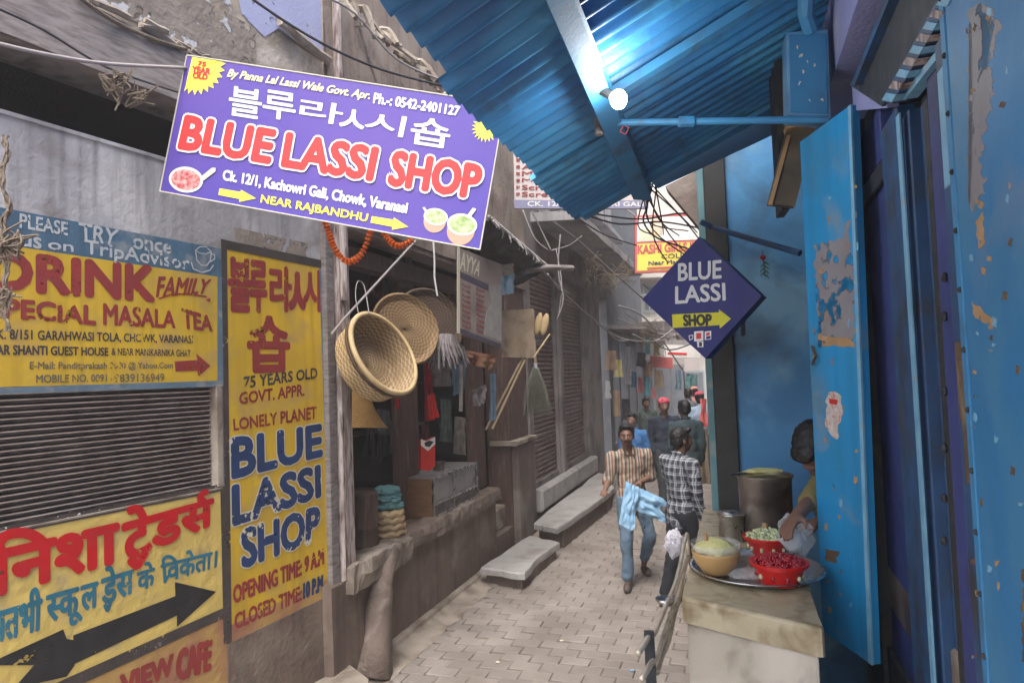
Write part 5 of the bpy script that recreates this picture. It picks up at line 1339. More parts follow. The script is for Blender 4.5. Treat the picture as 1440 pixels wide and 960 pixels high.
# burlap sack sheet, blue packet, straw things, broom
def drape(px4, Y, name, label, cat, m, amp=.02, nu=14, nv=18, th=0):
    Fd = Frame(onY(*px4[3], Y), Vector((.85, .5, 0)), Z3); q = [Fd.hit(*p) for p in px4]
    def f(u, v):
        a = (q[3][0] * (1 - u) + q[2][0] * u) * (1 - v) + (q[0][0] * (1 - u) + q[1][0] * u) * v
        b = (q[3][1] * (1 - u) + q[2][1] * u) * (1 - v) + (q[0][1] * (1 - u) + q[1][1] * u) * v
        return Fd.P(a, b, amp * math.sin(u * 11 + px4[0][0]) * (1.2 - v) + amp * noise.noise((u * 4, v * 4, px4[0][0] * .1)))
    mb = MB().grid(f, nu, nv); mb2 = MB(); mb2.v = mb.v + [p - Fd.n * .006 for p in mb.v]; n = len(mb.v)
    mb2.f = mb.f + [[i + n for i in f_][::-1] for f_ in mb.f]; mb2.m = [0] * len(mb2.f)
    return tag(mb2.build(name, m, smooth=True), label, cat)
m_burlap = mat('burlap', (.33, .26, .19), (.26, .20, .14), 18, .95, bump=.002, bscale=120, dirt=(.14, .10, .08), dscale=4, damt=.36)
drape([(706, 436), (751, 434), (751, 503), (705, 502)], 7.4, 'burlap_sack', 'plain burlap sack hanging beside the first rolling shutter', 'sack', m_burlap, .012)
m_bpk = mat('glossy_blue_print', (.08, .30, .50), (.45, .6, .7), 9, .35); m_pk2 = mat('pink_green_print', (.55, .3, .28), (.3, .42, .35), 9, .4)
drape([(704, 388), (724, 384), (724, 412), (706, 415)], 7.3, 'hanging_packet', 'blue printed packet hanging under the black awning', 'packet', m_bpk, .02)
drape([(705, 372), (722, 370), (723, 385), (704, 389)], 7.25, 'hanging_packet', 'pink and blue packet just above the blue printed one', 'packet', m_pk2, .02)
m_grass = mat('dry_grey_green_grass', (.25, .26, .20), (.17, .18, .14), 14, .9); m_cane = mat('bamboo_stick', (.38, .29, .17), (.28, .21, .13), 8, .6)
def broom(top, mid, bot, w, name, label, m, n=150):
    t = thing(name, label, 'broom', top); MB().tube([top, mid], [.012, .02], 8).build('handle', m_cane, t); mb = MB(); rnd_ = random.Random(int(w * 1000)); ax = (bot - mid)
    for i in range(n):
        a = rnd_.uniform(0, 6.28); q = math.sqrt(rnd_.random()); s = Vector((math.cos(a), math.sin(a) * .6, 0)); e = mid + ax * rnd_.uniform(.75, 1.0) + s * w * q
        mb.tube([mid + s * .016 * q, mid.lerp(e, .5) + s * w * .18 * q, e], [.0035, .003, .0015], 3, False)
    mb.build('bristles', m, t, kind='stuff'); MB().tube([mid - ax * .02, mid + ax * .08], .026, 10).build('binding', m_lav, t); return t
broom(onY(752, 478, 9.0), onY(753, 512, 9.0), onY(757, 588, 9.0), .21, 'hanging_broom', 'grey green grass broom hanging head down in front of the first shutter', m_grass, 150)
for i, (x0, y0, x1, y1) in enumerate(((735, 503, 683, 604), (738, 506, 692, 603), (773, 470, 750, 503))):
    tag(MB().tube([onY(x0, y0, 7.6), onY(x1, y1, 7.2)], .013 if i < 2 else .01, 7).build('bamboo_stick', m_cane), ['left one of two long sticks leaning below the burlap sack', 'right one of two long sticks leaning below the burlap sack', 'short thin stick poking out beside the wooden scoops'][i], 'stick')
for i, (x, y) in enumerate(((757, 455), (766, 456))):
    c = onY(x, y, 7.7); tag(MB().ball(c, (.045, .03, .13), 14, Matrix.Rotation(R(14), 3, 'Y')).build('wooden_scoop', m_wick, smooth=True), ['left pale wooden scoop beside the burlap sack', 'right pale wooden scoop beside the burlap sack'][i], 'scoop')
# bunches and ribbons
m_furry = mat('dusty_white_fringe', (.30, .27, .27), (.17, .15, .16), 20, .95, bump=.006)
def fringe(px, Y, h, w, name, label, m, cat, n=70, s=.1):
    mb = MB(); c = onY(*px, Y); rnd_ = random.Random(int(px[0]))
    for i in range(n):
        a = rnd_.uniform(-1, 1); d = rnd_.uniform(-.5, .5)
        p = c + D2 * a * w * .3 + N2 * d * w * .3; e = c + D2 * a * w + N2 * d * w + Vector((0, 0, -h * rnd_.uniform(.6, 1)))
        mb.tube([p, p.lerp(e, .45) + D2 * a * w * .3, e], [.008, .012, .005], 4, False)
    o = mb.build(name, m); tag(o, label, cat); return o
fringe((628, 470), 6.3, .33, .26, 'fringe_bunch', 'dusty white fringed bunch hanging behind the woven trays', m_furry, 'tassel', 150)
m_ribr = mat('deep_red_ribbon', (.28, .015, .03), (.4, .03, .05), 9, .6)
drape([(596, 510), (606, 510), (612, 590), (600, 592)], 6.4, 'red_ribbon', 'long dark red ribbon hanging left of the white cloth', 'ribbon', m_ribr, .03)
drape([(601, 555), (610, 552), (616, 586), (606, 590)], 6.35, 'red_ribbon', 'short bright red ribbon end hanging in front of the long one', 'ribbon', m_rpk, .03)
drape([(556, 560), (561, 560), (560, 575), (557, 576)], 6.2, 'red_ribbon', 'small scrap of red cloth below the big pale basket', 'ribbon', m_rpk, .01)
drape([(606, 512), (633, 512), (632, 543), (609, 544)], 6.5, 'white_cloth', 'small greyish white cloth hanging between ribbon and blue cloth', 'cloth', m_furry, .03)
m_bcl = mat('dull_blue_cloth', (.10, .17, .24), (.16, .24, .32), 14, .9)
drape([(635, 508), (656, 506), (654, 552), (636, 556)], 6.5, 'blue_cloth', 'dull blue patterned cloth hanging inside the shop front', 'cloth', m_bcl, .03)
drape([(647, 512), (651, 512), (650, 578), (646, 578)], 6.4, 'bead_string', 'thin pale bead string hanging beside the blue cloth', 'beads', m_furry, .02)
drape([(690, 525), (698, 525), (697, 590), (690, 592)], 7.2, 'grey_strap', 'grey blue strap hanging inside the shop by the bamboo sticks', 'strap', m_bcl, .02)
drape([(664, 548), (684, 540), (680, 566), (668, 572)], 7.0, 'silver_packet', 'crumpled silver packet hanging behind the menu board', 'packet', m_furry, .04)
drape([(655, 492), (700, 500), (690, 520), (660, 512)], 6.9, 'orange_cloth', 'brown and red cloth hanging just under the menu board', 'cloth', mat('rusty_cloth', (.22, .09, .06), (.3, .18, .1), 8, .9), .04)
for i in range(6):
    x = 512 + i * 9; drape([(x, 596), (x + 6, 596), (x + 7, 640 + 6 * (i % 3)), (x, 642)], 6.6 + .1 * i, 'dark_bag', ['first', 'second', 'third', 'fourth', 'fifth', 'sixth'][i] + ' dark bag from the left in the row hanging deep inside the shop', 'bag', mat('dark_bag_%d' % i, (.03 + .012 * (i % 3), .035, .045)), .03)
m_cl = [mat('stock_cloth_%d' % i, c, tuple(x * .6 for x in c), 12, .9) for i, c in enumerate(((.16, .10, .07), (.09, .10, .12), (.20, .16, .12), (.12, .04, .04), (.07, .10, .09), (.24, .21, .19)))]
ST = [(500, 500, 514, 560, 'brown cloth roll behind the corner post'), (530, 575, 548, 612, 'grey bag below the big pale basket'), (548, 590, 560, 640, 'tan strip beside the first wooden post'), (592, 595, 604, 640, 'maroon cloth beside the red packet'), (618, 560, 634, 622, 'green grey cloth under the white cloth'), (640, 585, 655, 640, 'pale cloth above the showcase'),
      (626, 395, 642, 440, 'brown cloth left of the menu board'), (600, 360, 618, 400, 'grey cloth high under the banner'), (560, 355, 580, 405, 'tan cloth high above the woven trays'), (520, 360, 540, 420, 'maroon cloth above the big pale basket'), (690, 600, 700, 650, 'green strip by the passage wall'), (676, 520, 686, 548, 'pale scrap under the menu board'),
      (700, 520, 712, 580, 'brown sack near the bamboo sticks'), (712, 560, 724, 625, 'grey sack at the passage mouth'), (655, 520, 666, 545, 'tan bundle beside the bead string'), (575, 560, 584, 590, 'maroon strip on the first wooden post')]
for i, (x0, y0, x1, y1, lab) in enumerate(ST):
    drape([(x0, y0), (x1, y0 + 2), (x1 + 1, y1), (x0 - 1, y1 - 2)], onY(x0, y0, 1).y * (L2.W((x0 + x1) / 2, 560, -.25 - .1 * (i % 4)).y), 'stock_cloth', lab, 'cloth', m_cl[i % 6], .035)
# marigold garlands
m_mari = mat('marigold', (.80, .16, .01), (.62, .09, .01), 60, .8, bump=.003, bscale=200)
def garland(px, Y, label):
    P = smoothpath([onY(x, y, Y) for x, y in px], 10); t = thing('marigold_garland', label, 'garland', P[0])
    MB().tube(P, .003, 4).build('thread', m_wick, t)
    d = 0; mb = MB(); last = None; rnd_ = random.Random(2)
    for i in range(1, len(P)):
        seg = (P[i] - P[i - 1]).length; d += seg
        if last is None or d - last > .017:
            last = d; ax = (P[i] - P[i - 1]).normalized(); Mx = axis_mat(ax)
            r = rnd_.uniform(.017, .022); prof = [(.003, -.006), (r * .8, -.007), (r, 0), (r * .8, .007), (.003, .006)]
            k = len(mb.v); mb.lathe(prof, P[i], 12, Mx)
            for q in range(k, len(mb.v)): mb.v[q] = mb.v[q] + noise.noise_vector(mb.v[q] * 90) * .004
    mb.build('flowers', m_mari, t, kind='stuff')
garland([(458, 312), (464, 332), (472, 352), (482, 364), (493, 368), (506, 360), (515, 344), (521, 326), (523, 316)], 3.75, 'long orange marigold garland looping below the middle of the banner')
garland([(538, 322), (545, 335), (556, 345), (568, 345), (579, 338)], 3.75, 'short orange marigold garland right of the long one')
# black awning with lashed edge
m_tarp = mat('black_tarpaulin', (.022, .022, .026), (.035, .034, .038), 4, .55, bump=.01, bscale=9)
aw = thing('black_awning', 'black tarpaulin awning with a white lashed edge above the shop passage', 'awning', onY(700, 400, 7.5))
P1, P2, P3, P4 = onY(640, 332, 6.6), onY(688, 308, 6.1), onY(768, 375, 8.0), onY(705, 402, 8.3)
def awf(u, v):
    p = P1.lerp(P4, v).lerp(P2.lerp(P3, v), u); return p + Vector((0, 0, -.12 * math.sin(u * 3.14) * .5 + .04 * noise.noise((u * 4, v * 6, 0))))
mb = MB().grid(awf, 14, 20); n_ = len(mb.v); mb.v += [p + Vector((0, 0, -.02)) for p in mb.v]; mb.f += [[i + n_ for i in f][::-1] for f in mb.f[:]]; mb.m = [0] * len(mb.f); mb.build('tarpaulin', m_tarp, aw)
mb = MB()
mb.grid(lambda u, v: P1.lerp(P4, u) + Vector((0, 0, -.35 * v + .02 * noise.noise((u * 6, v * 3, 1)))), 10, 4); mb.build('hanging_flap', m_tarp, aw)
mb = MB(); rnd_ = random.Random(8)
for i in range(34):
    p = P2.lerp(P3, i / 33) + Vector((0, 0, .02)); q = p + Vector((rnd_.uniform(-.03, .05), rnd_.uniform(-.03, .03), -rnd_.uniform(.02, .09)))
    mb.ball(p, (.022, .03, .018), 6); mb.tube([p, q], .008, 4)
mb.build('lashing', mat('grey_white_rope', (.42, .4, .4), (.28, .26, .26), 20, .9), aw, kind='stuff')
MB().tube([onY(735, 382, 7.6), onY(770, 376, 7.9), onY(805, 377, 8.2)], .035, 8).build('ridge_pole', m_greywood, aw)
# ================================================================ ROPES AND WIRES
m_rope = mat('frayed_jute_rope', (.20, .16, .12), (.14, .11, .085), 20, .95, bump=.004, bscale=100)
def wire(px, r, m, name, label, cat='cable'):
    return tag(MB().tube(smoothpath([onY(*p) for p in px], 5), r, 5).build(name, m, smooth=True), label, cat)
wire([(-30, 55, 2.75), (60, 76, 2.95), (150, 90, 3.2), (262, 96, 3.5)], .010, m_wireg, 'tie_rope', 'pale rope crossing the dark gap to the left corner of the banner', 'rope')
wire([(-20, 5, 2.8), (60, 42, 3.1), (150, 95, 3.4), (250, 130, 3.65)], .006, m_wire, 'overhead_cable', 'dark cable running along the lower edge of the grey ledge board')
wire([(345, -8, 3.9), (400, 30, 4.05), (462, 66, 4.2), (520, 92, 4.4), (570, 108, 4.6), (660, 130, 4.9)], .009, m_wire, 'overhead_cable', 'dark cable crossing the lavender wall patch above the banner')
wire([(450, -8, 4.2), (500, 20, 4.4), (560, 85, 4.7), (640, 120, 5)], .008, m_wireg, 'overhead_cable', 'dusty cable along the torn wall top left of the canopy')
wire([(108, -5, 3.2), (160, 30, 3.5), (215, 55, 3.7), (262, 70, 3.9)], .012, m_rope, 'tie_rope', 'frayed rope lying along the top of the grey ledge board', 'rope')
def ropewad(c, r, n, name, label, seed=0, drop=.0):
    rnd_ = random.Random(seed); mb = MB()
    for i in range(n):
        P = [Vector(c) + Vector((rnd_.gauss(0, r), rnd_.gauss(0, r * .5), rnd_.gauss(0, r) - drop * k * .3)) for k in range(5)]
        mb.tube(smoothpath(P, 4), rnd_.uniform(.003, .006), 4, False)
    return tag(mb.build(name, m_rope, kind=None), label, 'rope')
ropewad(onY(165, 110, 3.25), .035, 13, 'rope_knot', 'tangled knot of frayed rope hanging in the dark gap', 1, .05)
ropewad(onY(190, 128, 3.3), .04, 6, 'rope_knot', 'loose frayed rope ends right of the tangled knot', 4, .02)
P = [onY(6 + 4 * math.sin(k * .9), 190 + k * 12, 2.75) for k in range(24)]
mb = MB()
for j in range(4):
    rnd_ = random.Random(j); mb.tube(smoothpath([p + Vector((rnd_.uniform(-.014, .014), rnd_.uniform(-.01, .01), 0)) for p in P], 3), .005, 5)
tag(mb.build('hanging_rope', m_rope), 'thick frayed rope hanging down at the far left edge', 'rope')
ropewad(onY(14, 330, 2.75), .03, 14, 'rope_knot', 'large frayed clump on the hanging rope at the left edge', 11, .06)
ropewad(onY(8, 410, 2.75), .02, 9, 'rope_knot', 'lower small clump on the hanging rope at the left edge', 13, .06)
# torn rags/tin along the top of the shop wall
rnd_ = random.Random(21); mb = MB()
for i in range(26):
    t = i / 25; x, y = 470 + t * 190, -5 + t * 175; p = onY(x, y, 4.9 + t * .9)
    mb.tube(smoothpath([p, p + Vector((rnd_.uniform(.02, .12), rnd_.uniform(-.05, .05), rnd_.uniform(-.06, .05))), p + Vector((rnd_.uniform(.1, .22), 0, rnd_.uniform(-.2, -.05)))], 3), [rnd_.uniform(.01, .03)] * 7, 5)
mb.build('torn_edging', m_conc, b2, kind='stuff')
# wires over the alley
W_ = [([(735, 295, 8.7), (752, 335, 8.7), (772, 352, 8.8)], .012), ([(748, 297, 8.8), (762, 325, 8.9), (775, 352, 8.9)], .012),
      ([(778, 312, 9.2), (815, 340, 10), (850, 372, 11), (880, 398, 12), (930, 440, 14), (985, 470, 16)], .02), ([(775, 352, 9), (800, 345, 9.2), (818, 332, 9.5)], .012),
      ([(770, 385, 8.6), (790, 410, 9), (830, 445, 10), (865, 472, 11.5), (900, 480, 13), (940, 478, 15)], .016), ([(760, 378, 8.5), (785, 402, 9), (800, 412, 9.4)], .012),
      ([(788, 330, 9), (785, 380, 9), (792, 420, 9), (783, 450, 9)], .012), ([(782, 350, 9), (790, 400, 9), (785, 445, 9)], .010),
      ([(850, 462, 11), (868, 478, 11.5), (885, 478, 12)], .012), ([(868, 448, 12), (890, 456, 13), (905, 458, 14)], .015)]
names_ = ['left stay wire dropping from the white notice board', 'right stay wire dropping from the white notice board', 'long thick pale cable sagging away along the ledge', 'short cable joining the ledge bundle to the long cable', 'pale cable sagging from the awning pole across the shutters',
          'short cable above the second shutter by the awning pole', 'left loose cable hanging down beside the awning pole', 'right loose cable hanging down beside the awning pole', 'small cable loop above the hanging goods', 'thin high cable over the hanging goods']
for i, (p, r) in enumerate(W_): wire(p, r * .8, m_wireg, 'overhead_cable', names_[i])
rnd_ = random.Random(5)
c0 = onY(907, 262, 3.85)
for i in range(9):
    ex, ey = rnd_.uniform(915, 1000), rnd_.uniform(318, 372); mx, my = (907 + ex) / 2 + rnd_.uniform(-25, 12), (262 + ey) / 2 + rnd_.uniform(-4, 22)
    wire([(900 + i * 3, 258, 3.85), (mx, my, 4.3), (ex, ey, 4.8)], .0045, m_wire, 'loose_cable', 'one of the thin black cables tangled under the far corner of the canopy'); 
for o in [o for o in bpy.data.objects if o.name.startswith('loose_cable')]: o['group'] = 'black cables tangled at the canopy corner'
for i, p in enumerate(([(800, 292, 4.2), (850, 303, 4.6), (905, 308, 5), (960, 300, 5.2), (1003, 312, 5)], [(812, 298, 4.3), (870, 315, 4.8), (930, 312, 5), (990, 322, 5)], [(810, 305, 6), (850, 330, 6.5), (895, 345, 7)], [(905, 265, 4), (910, 290, 4.4), (905, 312, 4.8), (925, 335, 5.2), (975, 352, 5.5)])):
    wire(p, .007, m_wire, 'overhead_cable', ['upper thick black cable sagging behind the canopy corner', 'lower thick black cable sagging behind the canopy corner', 'short dark cable sloping over the pale facade', 'dark doubled cable crossing in front of the school sign'][i])
# cloth scraps snagged on the long pale cable
for i, (x, y, Y) in enumerate(((832, 365, 10.5), (858, 385, 11.3), (878, 376, 11.8), (915, 455, 13))):
    ropewad(onY(x, y, Y), .09 if i != 3 else .16, 12, 'snagged_rags', ['pale rags snagged on the long cable, nearest the awning', 'rags snagged at the middle of the long cable', 'dark rags snagged above the ledge end', 'pale heap of rags on the cables by the diamond sign'][i], 30 + i, .2)
for i, (x0, y0, x1, y1, Y, mm, lab) in enumerate(((986, 560, 994, 600, 11, 'm_kred', 'red and cream cloth hanging at the right edge of the alley, upper one'), (985, 602, 996, 680, 10.5, 'm_burlap', 'tan cloth hanging at the right edge of the alley beside the teal post'), (940, 462, 962, 478, 17, 'm_furry', 'pale bundle of cloth hanging over the far alley'), (950, 520, 958, 548, 20, 'm_bcl', 'blue cloth hanging at the far end behind the crowd'), (921, 520, 932, 545, 19, 'm_burlap', 'tan sack hanging behind the pink cap'), (966, 525, 980, 545, 20, 'm_tealc', 'teal cloth hanging at the far end on the right'))):
    drape([(x0, y0), (x1, y0 + 1), (x1 + 1, y1), (x0 - 1, y1)], Y, 'hanging_cloth', lab, 'cloth', globals()[mm], .04, 8, 8)
for i, p in enumerate(([(880, 440, 15), (930, 470, 17), (990, 462, 17)], [(900, 455, 16), (940, 492, 18), (1000, 470, 19)], [(890, 470, 14), (920, 480, 15), (960, 455, 16), (1000, 452, 17)], [(905, 400, 16), (950, 430, 18), (1000, 410, 18)], [(870, 430, 13), (910, 450, 15), (960, 520, 18)])):
    wire(p, .018, m_wire if i % 2 else m_wireg, 'overhead_cable', ['pale', 'dark', 'second pale', 'second dark', 'lowest pale'][i] + ' far cable sagging across the end of the alley')
# bits of litter on the paving
for i, (x, y) in enumerate(((640, 852), (527, 938), (548, 900), (790, 900), (889, 942), (700, 930))):
    c = onZ(x, y, .02); crumple(c, .018, .014, .006, 'litter_scrap', ['pale scrap by the gutter midway along the plinth', 'pale stone by the foot of the mortar ridge', 'small scrap beside the mortar ridge', 'small pale scrap in the middle of the paving', 'bluish plastic scrap near the railing', 'small scrap at the bottom of the paving'][i], 'litter', m_lblue if i == 4 else m_halo, i, 10)

# ================================================================ FAR GOODS ON THE LEFT
m_clr = [mat('far_white_cloth', (.6, .6, .62)), mat('far_tan_bag', (.42, .3, .2), (.3, .2, .15), 3), mat('far_teal_frame', (.15, .45, .52)), mat('far_dark_bag', (.06, .06, .07)), mat('far_yellow_cloth', (.6, .52, .2), (.4, .35, .2), 3), mat('far_blue_cloth', (.12, .25, .42)), mat('far_pink_cloth', (.55, .2, .22))]
FG_ = [((880, 487, 888, 540), 0, 'long white cloth hanging in the hazy shop fronts'), ((864, 505, 874, 530), 4, 'yellow tipped cloth hanging at the smoky shop front'), ((853, 492, 866, 520), 1, 'tan bag hanging at the smoky shop front, leftmost'), ((906, 508, 918, 528), 1, 'tan bag hanging further along, nearest the white far sign'),
       ((897, 495, 908, 515), 3, 'dark bag hanging beside the bright teal strip'), ((908, 468, 912, 498), 2, 'upper bright teal strip light standing at the shop corner'), ((908, 530, 913, 556), 2, 'lower bright teal strip at the shop corner'), ((888, 522, 894, 545), 5, 'blue cloth hanging right of the long white cloth'),
       ((862, 548, 872, 585), 1, 'brown cloth hanging low at the smoky shop front'), ((852, 535, 857, 560), 0, 'narrow pale towel hanging left of the brown cloth'), ((898, 530, 905, 552), 6, 'pink cloth hanging deep in the alley'), ((920, 478, 926, 500), 4, 'cream cloth hanging high by the far signs'), ((875, 560, 885, 590), 3, 'dark jacket hanging above the walking man'), ((915, 545, 921, 560), 6, 'small red cloth above the pink cap')]
for i, ((x0, y0, x1, y1), mi, lab) in enumerate(FG_):
    drape([(x0, y0), (x1, y0 + 1), (x1 + 1, y1), (x0 - 1, y1)], 15 + (x0 - 850) * .06, 'hanging_cloth', lab, 'cloth', m_clr[mi], .04, 8, 8)
# ================================================================ PEOPLE
m_skin = mat('brown_skin', (.20, .112, .078), (.16, .085, .06), 9, .5, island=1)
m_skind = mat('deep_brown_skin', (.12, .065, .045), (.09, .05, .035), 9, .5, island=1)
m_hair = mat('black_hair', (.012, .011, .012), rough=.45, bump=.004, bscale=150)
m_eyew = mat('eye_white', (.5, .48, .45), rough=.3)
m_lip = mat('dark_lips', (.16, .06, .05), rough=.5)
m_sole = mat('grey_brown_shoe', (.12, .10, .09), (.07, .06, .055), 20, .6)
def strip_mat(name, cols, scale, axis='X', plaid=None):
    m = bpy.data.materials.new(name); m.use_nodes = True; nt = m.node_tree; N = nt.nodes; L = nt.links; b = N['Principled BSDF']; b.inputs['Roughness'].default_value = .85
    tc = N.new('ShaderNodeTexCoord'); sp = N.new('ShaderNodeSeparateXYZ'); L.new(tc.outputs['Object'], sp.inputs[0])
    def frac(ax, sc):
        mu = N.new('ShaderNodeMath'); mu.operation = 'MULTIPLY'; mu.inputs[1].default_value = sc; L.new(sp.outputs[ax], mu.inputs[0])
        fr_ = N.new('ShaderNodeMath'); fr_.operation = 'FRACT'; L.new(mu.outputs[0], fr_.inputs[0]); return fr_.outputs[0]
    def ramp(src, cols):
        r = N.new('ShaderNodeValToRGB'); r.color_ramp.interpolation = 'CONSTANT'; e = r.color_ramp.elements
        while len(e) < len(cols): e.new(.5)
        for i, (p, c) in enumerate(cols): e[i].position = p; e[i].color = (*c, 1)
        L.new(src, r.inputs[0]); return r.outputs[0]
    c1 = ramp(frac(axis, scale), cols)
    if plaid:
        c2 = ramp(frac('Z', plaid[0]), plaid[1]); mx = N.new('ShaderNodeMix'); mx.data_type = 'RGBA'; mx.inputs[0].default_value = .5
        L.new(c1, mx.inputs[6]); L.new(c2, mx.inputs[7]); c1 = mx.outputs[2]
    L.new(c1, b.inputs['Base Color']); return m
m_stripe = strip_mat('striped_shirt', [(0, (.33, .28, .22)), (.2, (.22, .085, .055)), (.34, (.34, .29, .23)), (.5, (.10, .085, .075)), (.62, (.33, .28, .24)), (.76, (.2, .12, .075)), (.88, (.08, .07, .07))], 9.5)
_w = (.40, .42, .46); _d = (.03, .035, .05)
m_plaid = strip_mat('plaid_shirt', [(0, _d), (.6, _w), (.8, _d), (.9, _w)], 15, 'X', (14, [(0, _d), (.6, _w), (.8, _d), (.9, _w)]))
m_navyc = mat('dark_navy_cloth', (.02, .027, .045), (.03, .038, .06), 6, .9, bump=.003, bscale=20)
m_denim = mat('washed_denim', (.14, .21, .29), (.09, .14, .2), 7, .85, bump=.003, bscale=20)
m_dtrou = mat('dark_grey_trousers', (.05, .056, .062), (.035, .04, .045), 6, .9)
m_btrou = mat('black_trousers', (.014, .016, .02), (.022, .024, .03), 6, .9)
m_jack = mat('dark_teal_jacket', (.04, .065, .075), (.03, .05, .06), 5, .9)
m_cbag = mat('light_blue_bag', (.20, .38, .58), (.28, .46, .64), 6, .6, bump=.003)
m_pinkc = mat('pink_red_cap', (.62, .10, .14), (.5, .08, .11), 9, .85)

class Body:
    """lists of rounded solids that are fused into one continuous surface"""
    def __init__(s): s.mb = MB()
    def cap(s, a, b, ra, rb, n=12):
        a, b = Vector(a), Vector(b); ax = b - a; L_ = ax.length
        if L_ < 1e-5: return s.ell(a, (ra, ra, ra))
        Mx = axis_mat(ax); prof = []
        for i in range(5): t = math.pi / 2 * (1 - i / 5); prof.append((ra * math.cos(t), -ra * math.sin(t)))
        prof.append((ra, 0)); prof.append((rb, L_))
        for i in range(1, 6): t = math.pi / 2 * i / 5; prof.append((max(1e-5, rb * math.cos(t)), L_ + rb * math.sin(t)))
        prof[0] = (1e-5, -ra); s.mb.lathe(prof, a, n, Mx)
    def ell(s, c, r, rot=None, n=18): s.mb.ball(c, r, n, rot)
    def chain(s, pts, rs):
        for i in range(len(pts) - 1): s.cap(pts[i], pts[i + 1], rs[i], rs[i + 1])
    def fuse(s, vox, smooth=2, disp=None):
        me = bpy.data.meshes.new('f'); me.from_pydata([tuple(v) for v in s.mb.v], [], s.mb.f); o = bpy.data.objects.new('f', me); COL.objects.link(o)
        bm = bmesh.new(); bm.from_mesh(me); bmesh.ops.remove_doubles(bm, verts=bm.verts, dist=1e-5); bmesh.ops.recalc_face_normals(bm, faces=bm.faces); bm.to_mesh(me); bm.free()
        r = o.modifiers.new('r', 'REMESH'); r.mode = 'VOXEL'; r.voxel_size = vox
        if smooth: sm = o.modifiers.new('s', 'SMOOTH'); sm.factor = .5; sm.iterations = smooth
        res = bpy.data.meshes.new_from_object(o.evaluated_get(bpy.context.evaluated_depsgraph_get())); bpy.data.objects.remove(o)
        if disp:
            for v in res.vertices: v.co += disp(v.co, v.normal)
        res.polygons.foreach_set('use_smooth', [True] * len(res.polygons)); return res
def folds(amp, sc=9):
    def f(p, n): return n * (amp * noise.noise(Vector((p.x * sc, p.y * sc, p.z * sc * .55))) + amp * .5 * noise.noise(p * sc * 2.3))
    return f
def hand(B, w, d, pn, th, curl=.5, s=1.0):
    """w wrist, d finger direction, pn palm normal (palm faces it), th thumb side"""
    d = Vector(d).normalized(); pn = Vector(pn); pn = (pn - d * pn.dot(d)).normalized(); th = Vector(th); th = (th - d * th.dot(d) - pn * th.dot(pn)).normalized(); w = Vector(w)
    Mx = Matrix((th, pn, d)).transposed(); B.ell(w + d * .045 * s, (.040 * s, .016 * s, .052 * s), Mx)
    B.cap(w, w + d * .03 * s, .024 * s, .026 * s)
    for i, (off, L_) in enumerate(((.030, .070), (.010, .078), (-.011, .072), (-.030, .056))):
        p = w + d * .085 * s + th * off * s; a = curl * (.8 + .12 * i); q = p; dd = d.copy(); rad = .0092 * s
        for k, fr_ in enumerate((.42, .32, .26)):
            dd = (dd * math.cos(a * (.6 + .5 * k)) + pn * math.sin(a * (.6 + .5 * k))).normalized() if a else dd
            e = q + dd * L_ * fr_ * s; B.cap(q, e, rad, rad * .9, 8); q = e; rad *= .9
    t0 = w + d * .025 * s + th * .028 * s; t1 = t0 + (d * .6 + th * .75 + pn * .25).normalized() * .035 * s; t2 = t1 + (d * .85 + th * .2 + pn * .45).normalized() * .032 * s
    B.cap(t0, t1, .013 * s, .0105 * s, 8); B.cap(t1, t2, .0105 * s, .0085 * s, 8)
def head(B, c, yaw=0, tilt=0, s=1.0, beard=False):
    Mx = Matrix.Rotation(yaw, 3, 'Z') @ Matrix.Rotation(tilt, 3, 'X'); c = Vector(c); P = lambda x, y, z: c + Mx @ (Vector((x, y, z)) * s)
    e = lambda p, r: B.ell(P(*p), tuple(v * s for v in r), Mx)
    e((0, -.008, .025), (.072, .092, .088)); e((0, .018, -.035), (.058, .070, .075)); e((0, .050, -.080), (.030, .030, .026)); e((0, .03, .0), (.065, .062, .07))
    B.cap(P(0, .086, .012), P(0, .108, -.026), .009 * s, .014 * s, 8); e((.012, .096, -.030), (.009, .010, .008)); e((-.012, .096, -.030), (.009, .010, .008))
    e((0, .084, .026), (.042, .012, .010)); e((0, .088, -.054), (.024, .012, .009)); e((0, .084, -.066), (.020, .012, .008))
    for sx_ in (-1, 1): e((.076 * sx_, -.006, -.008), (.010, .019, .030)); e((.040 * sx_, .060, -.022), (.022, .022, .022))
    return P, Mx
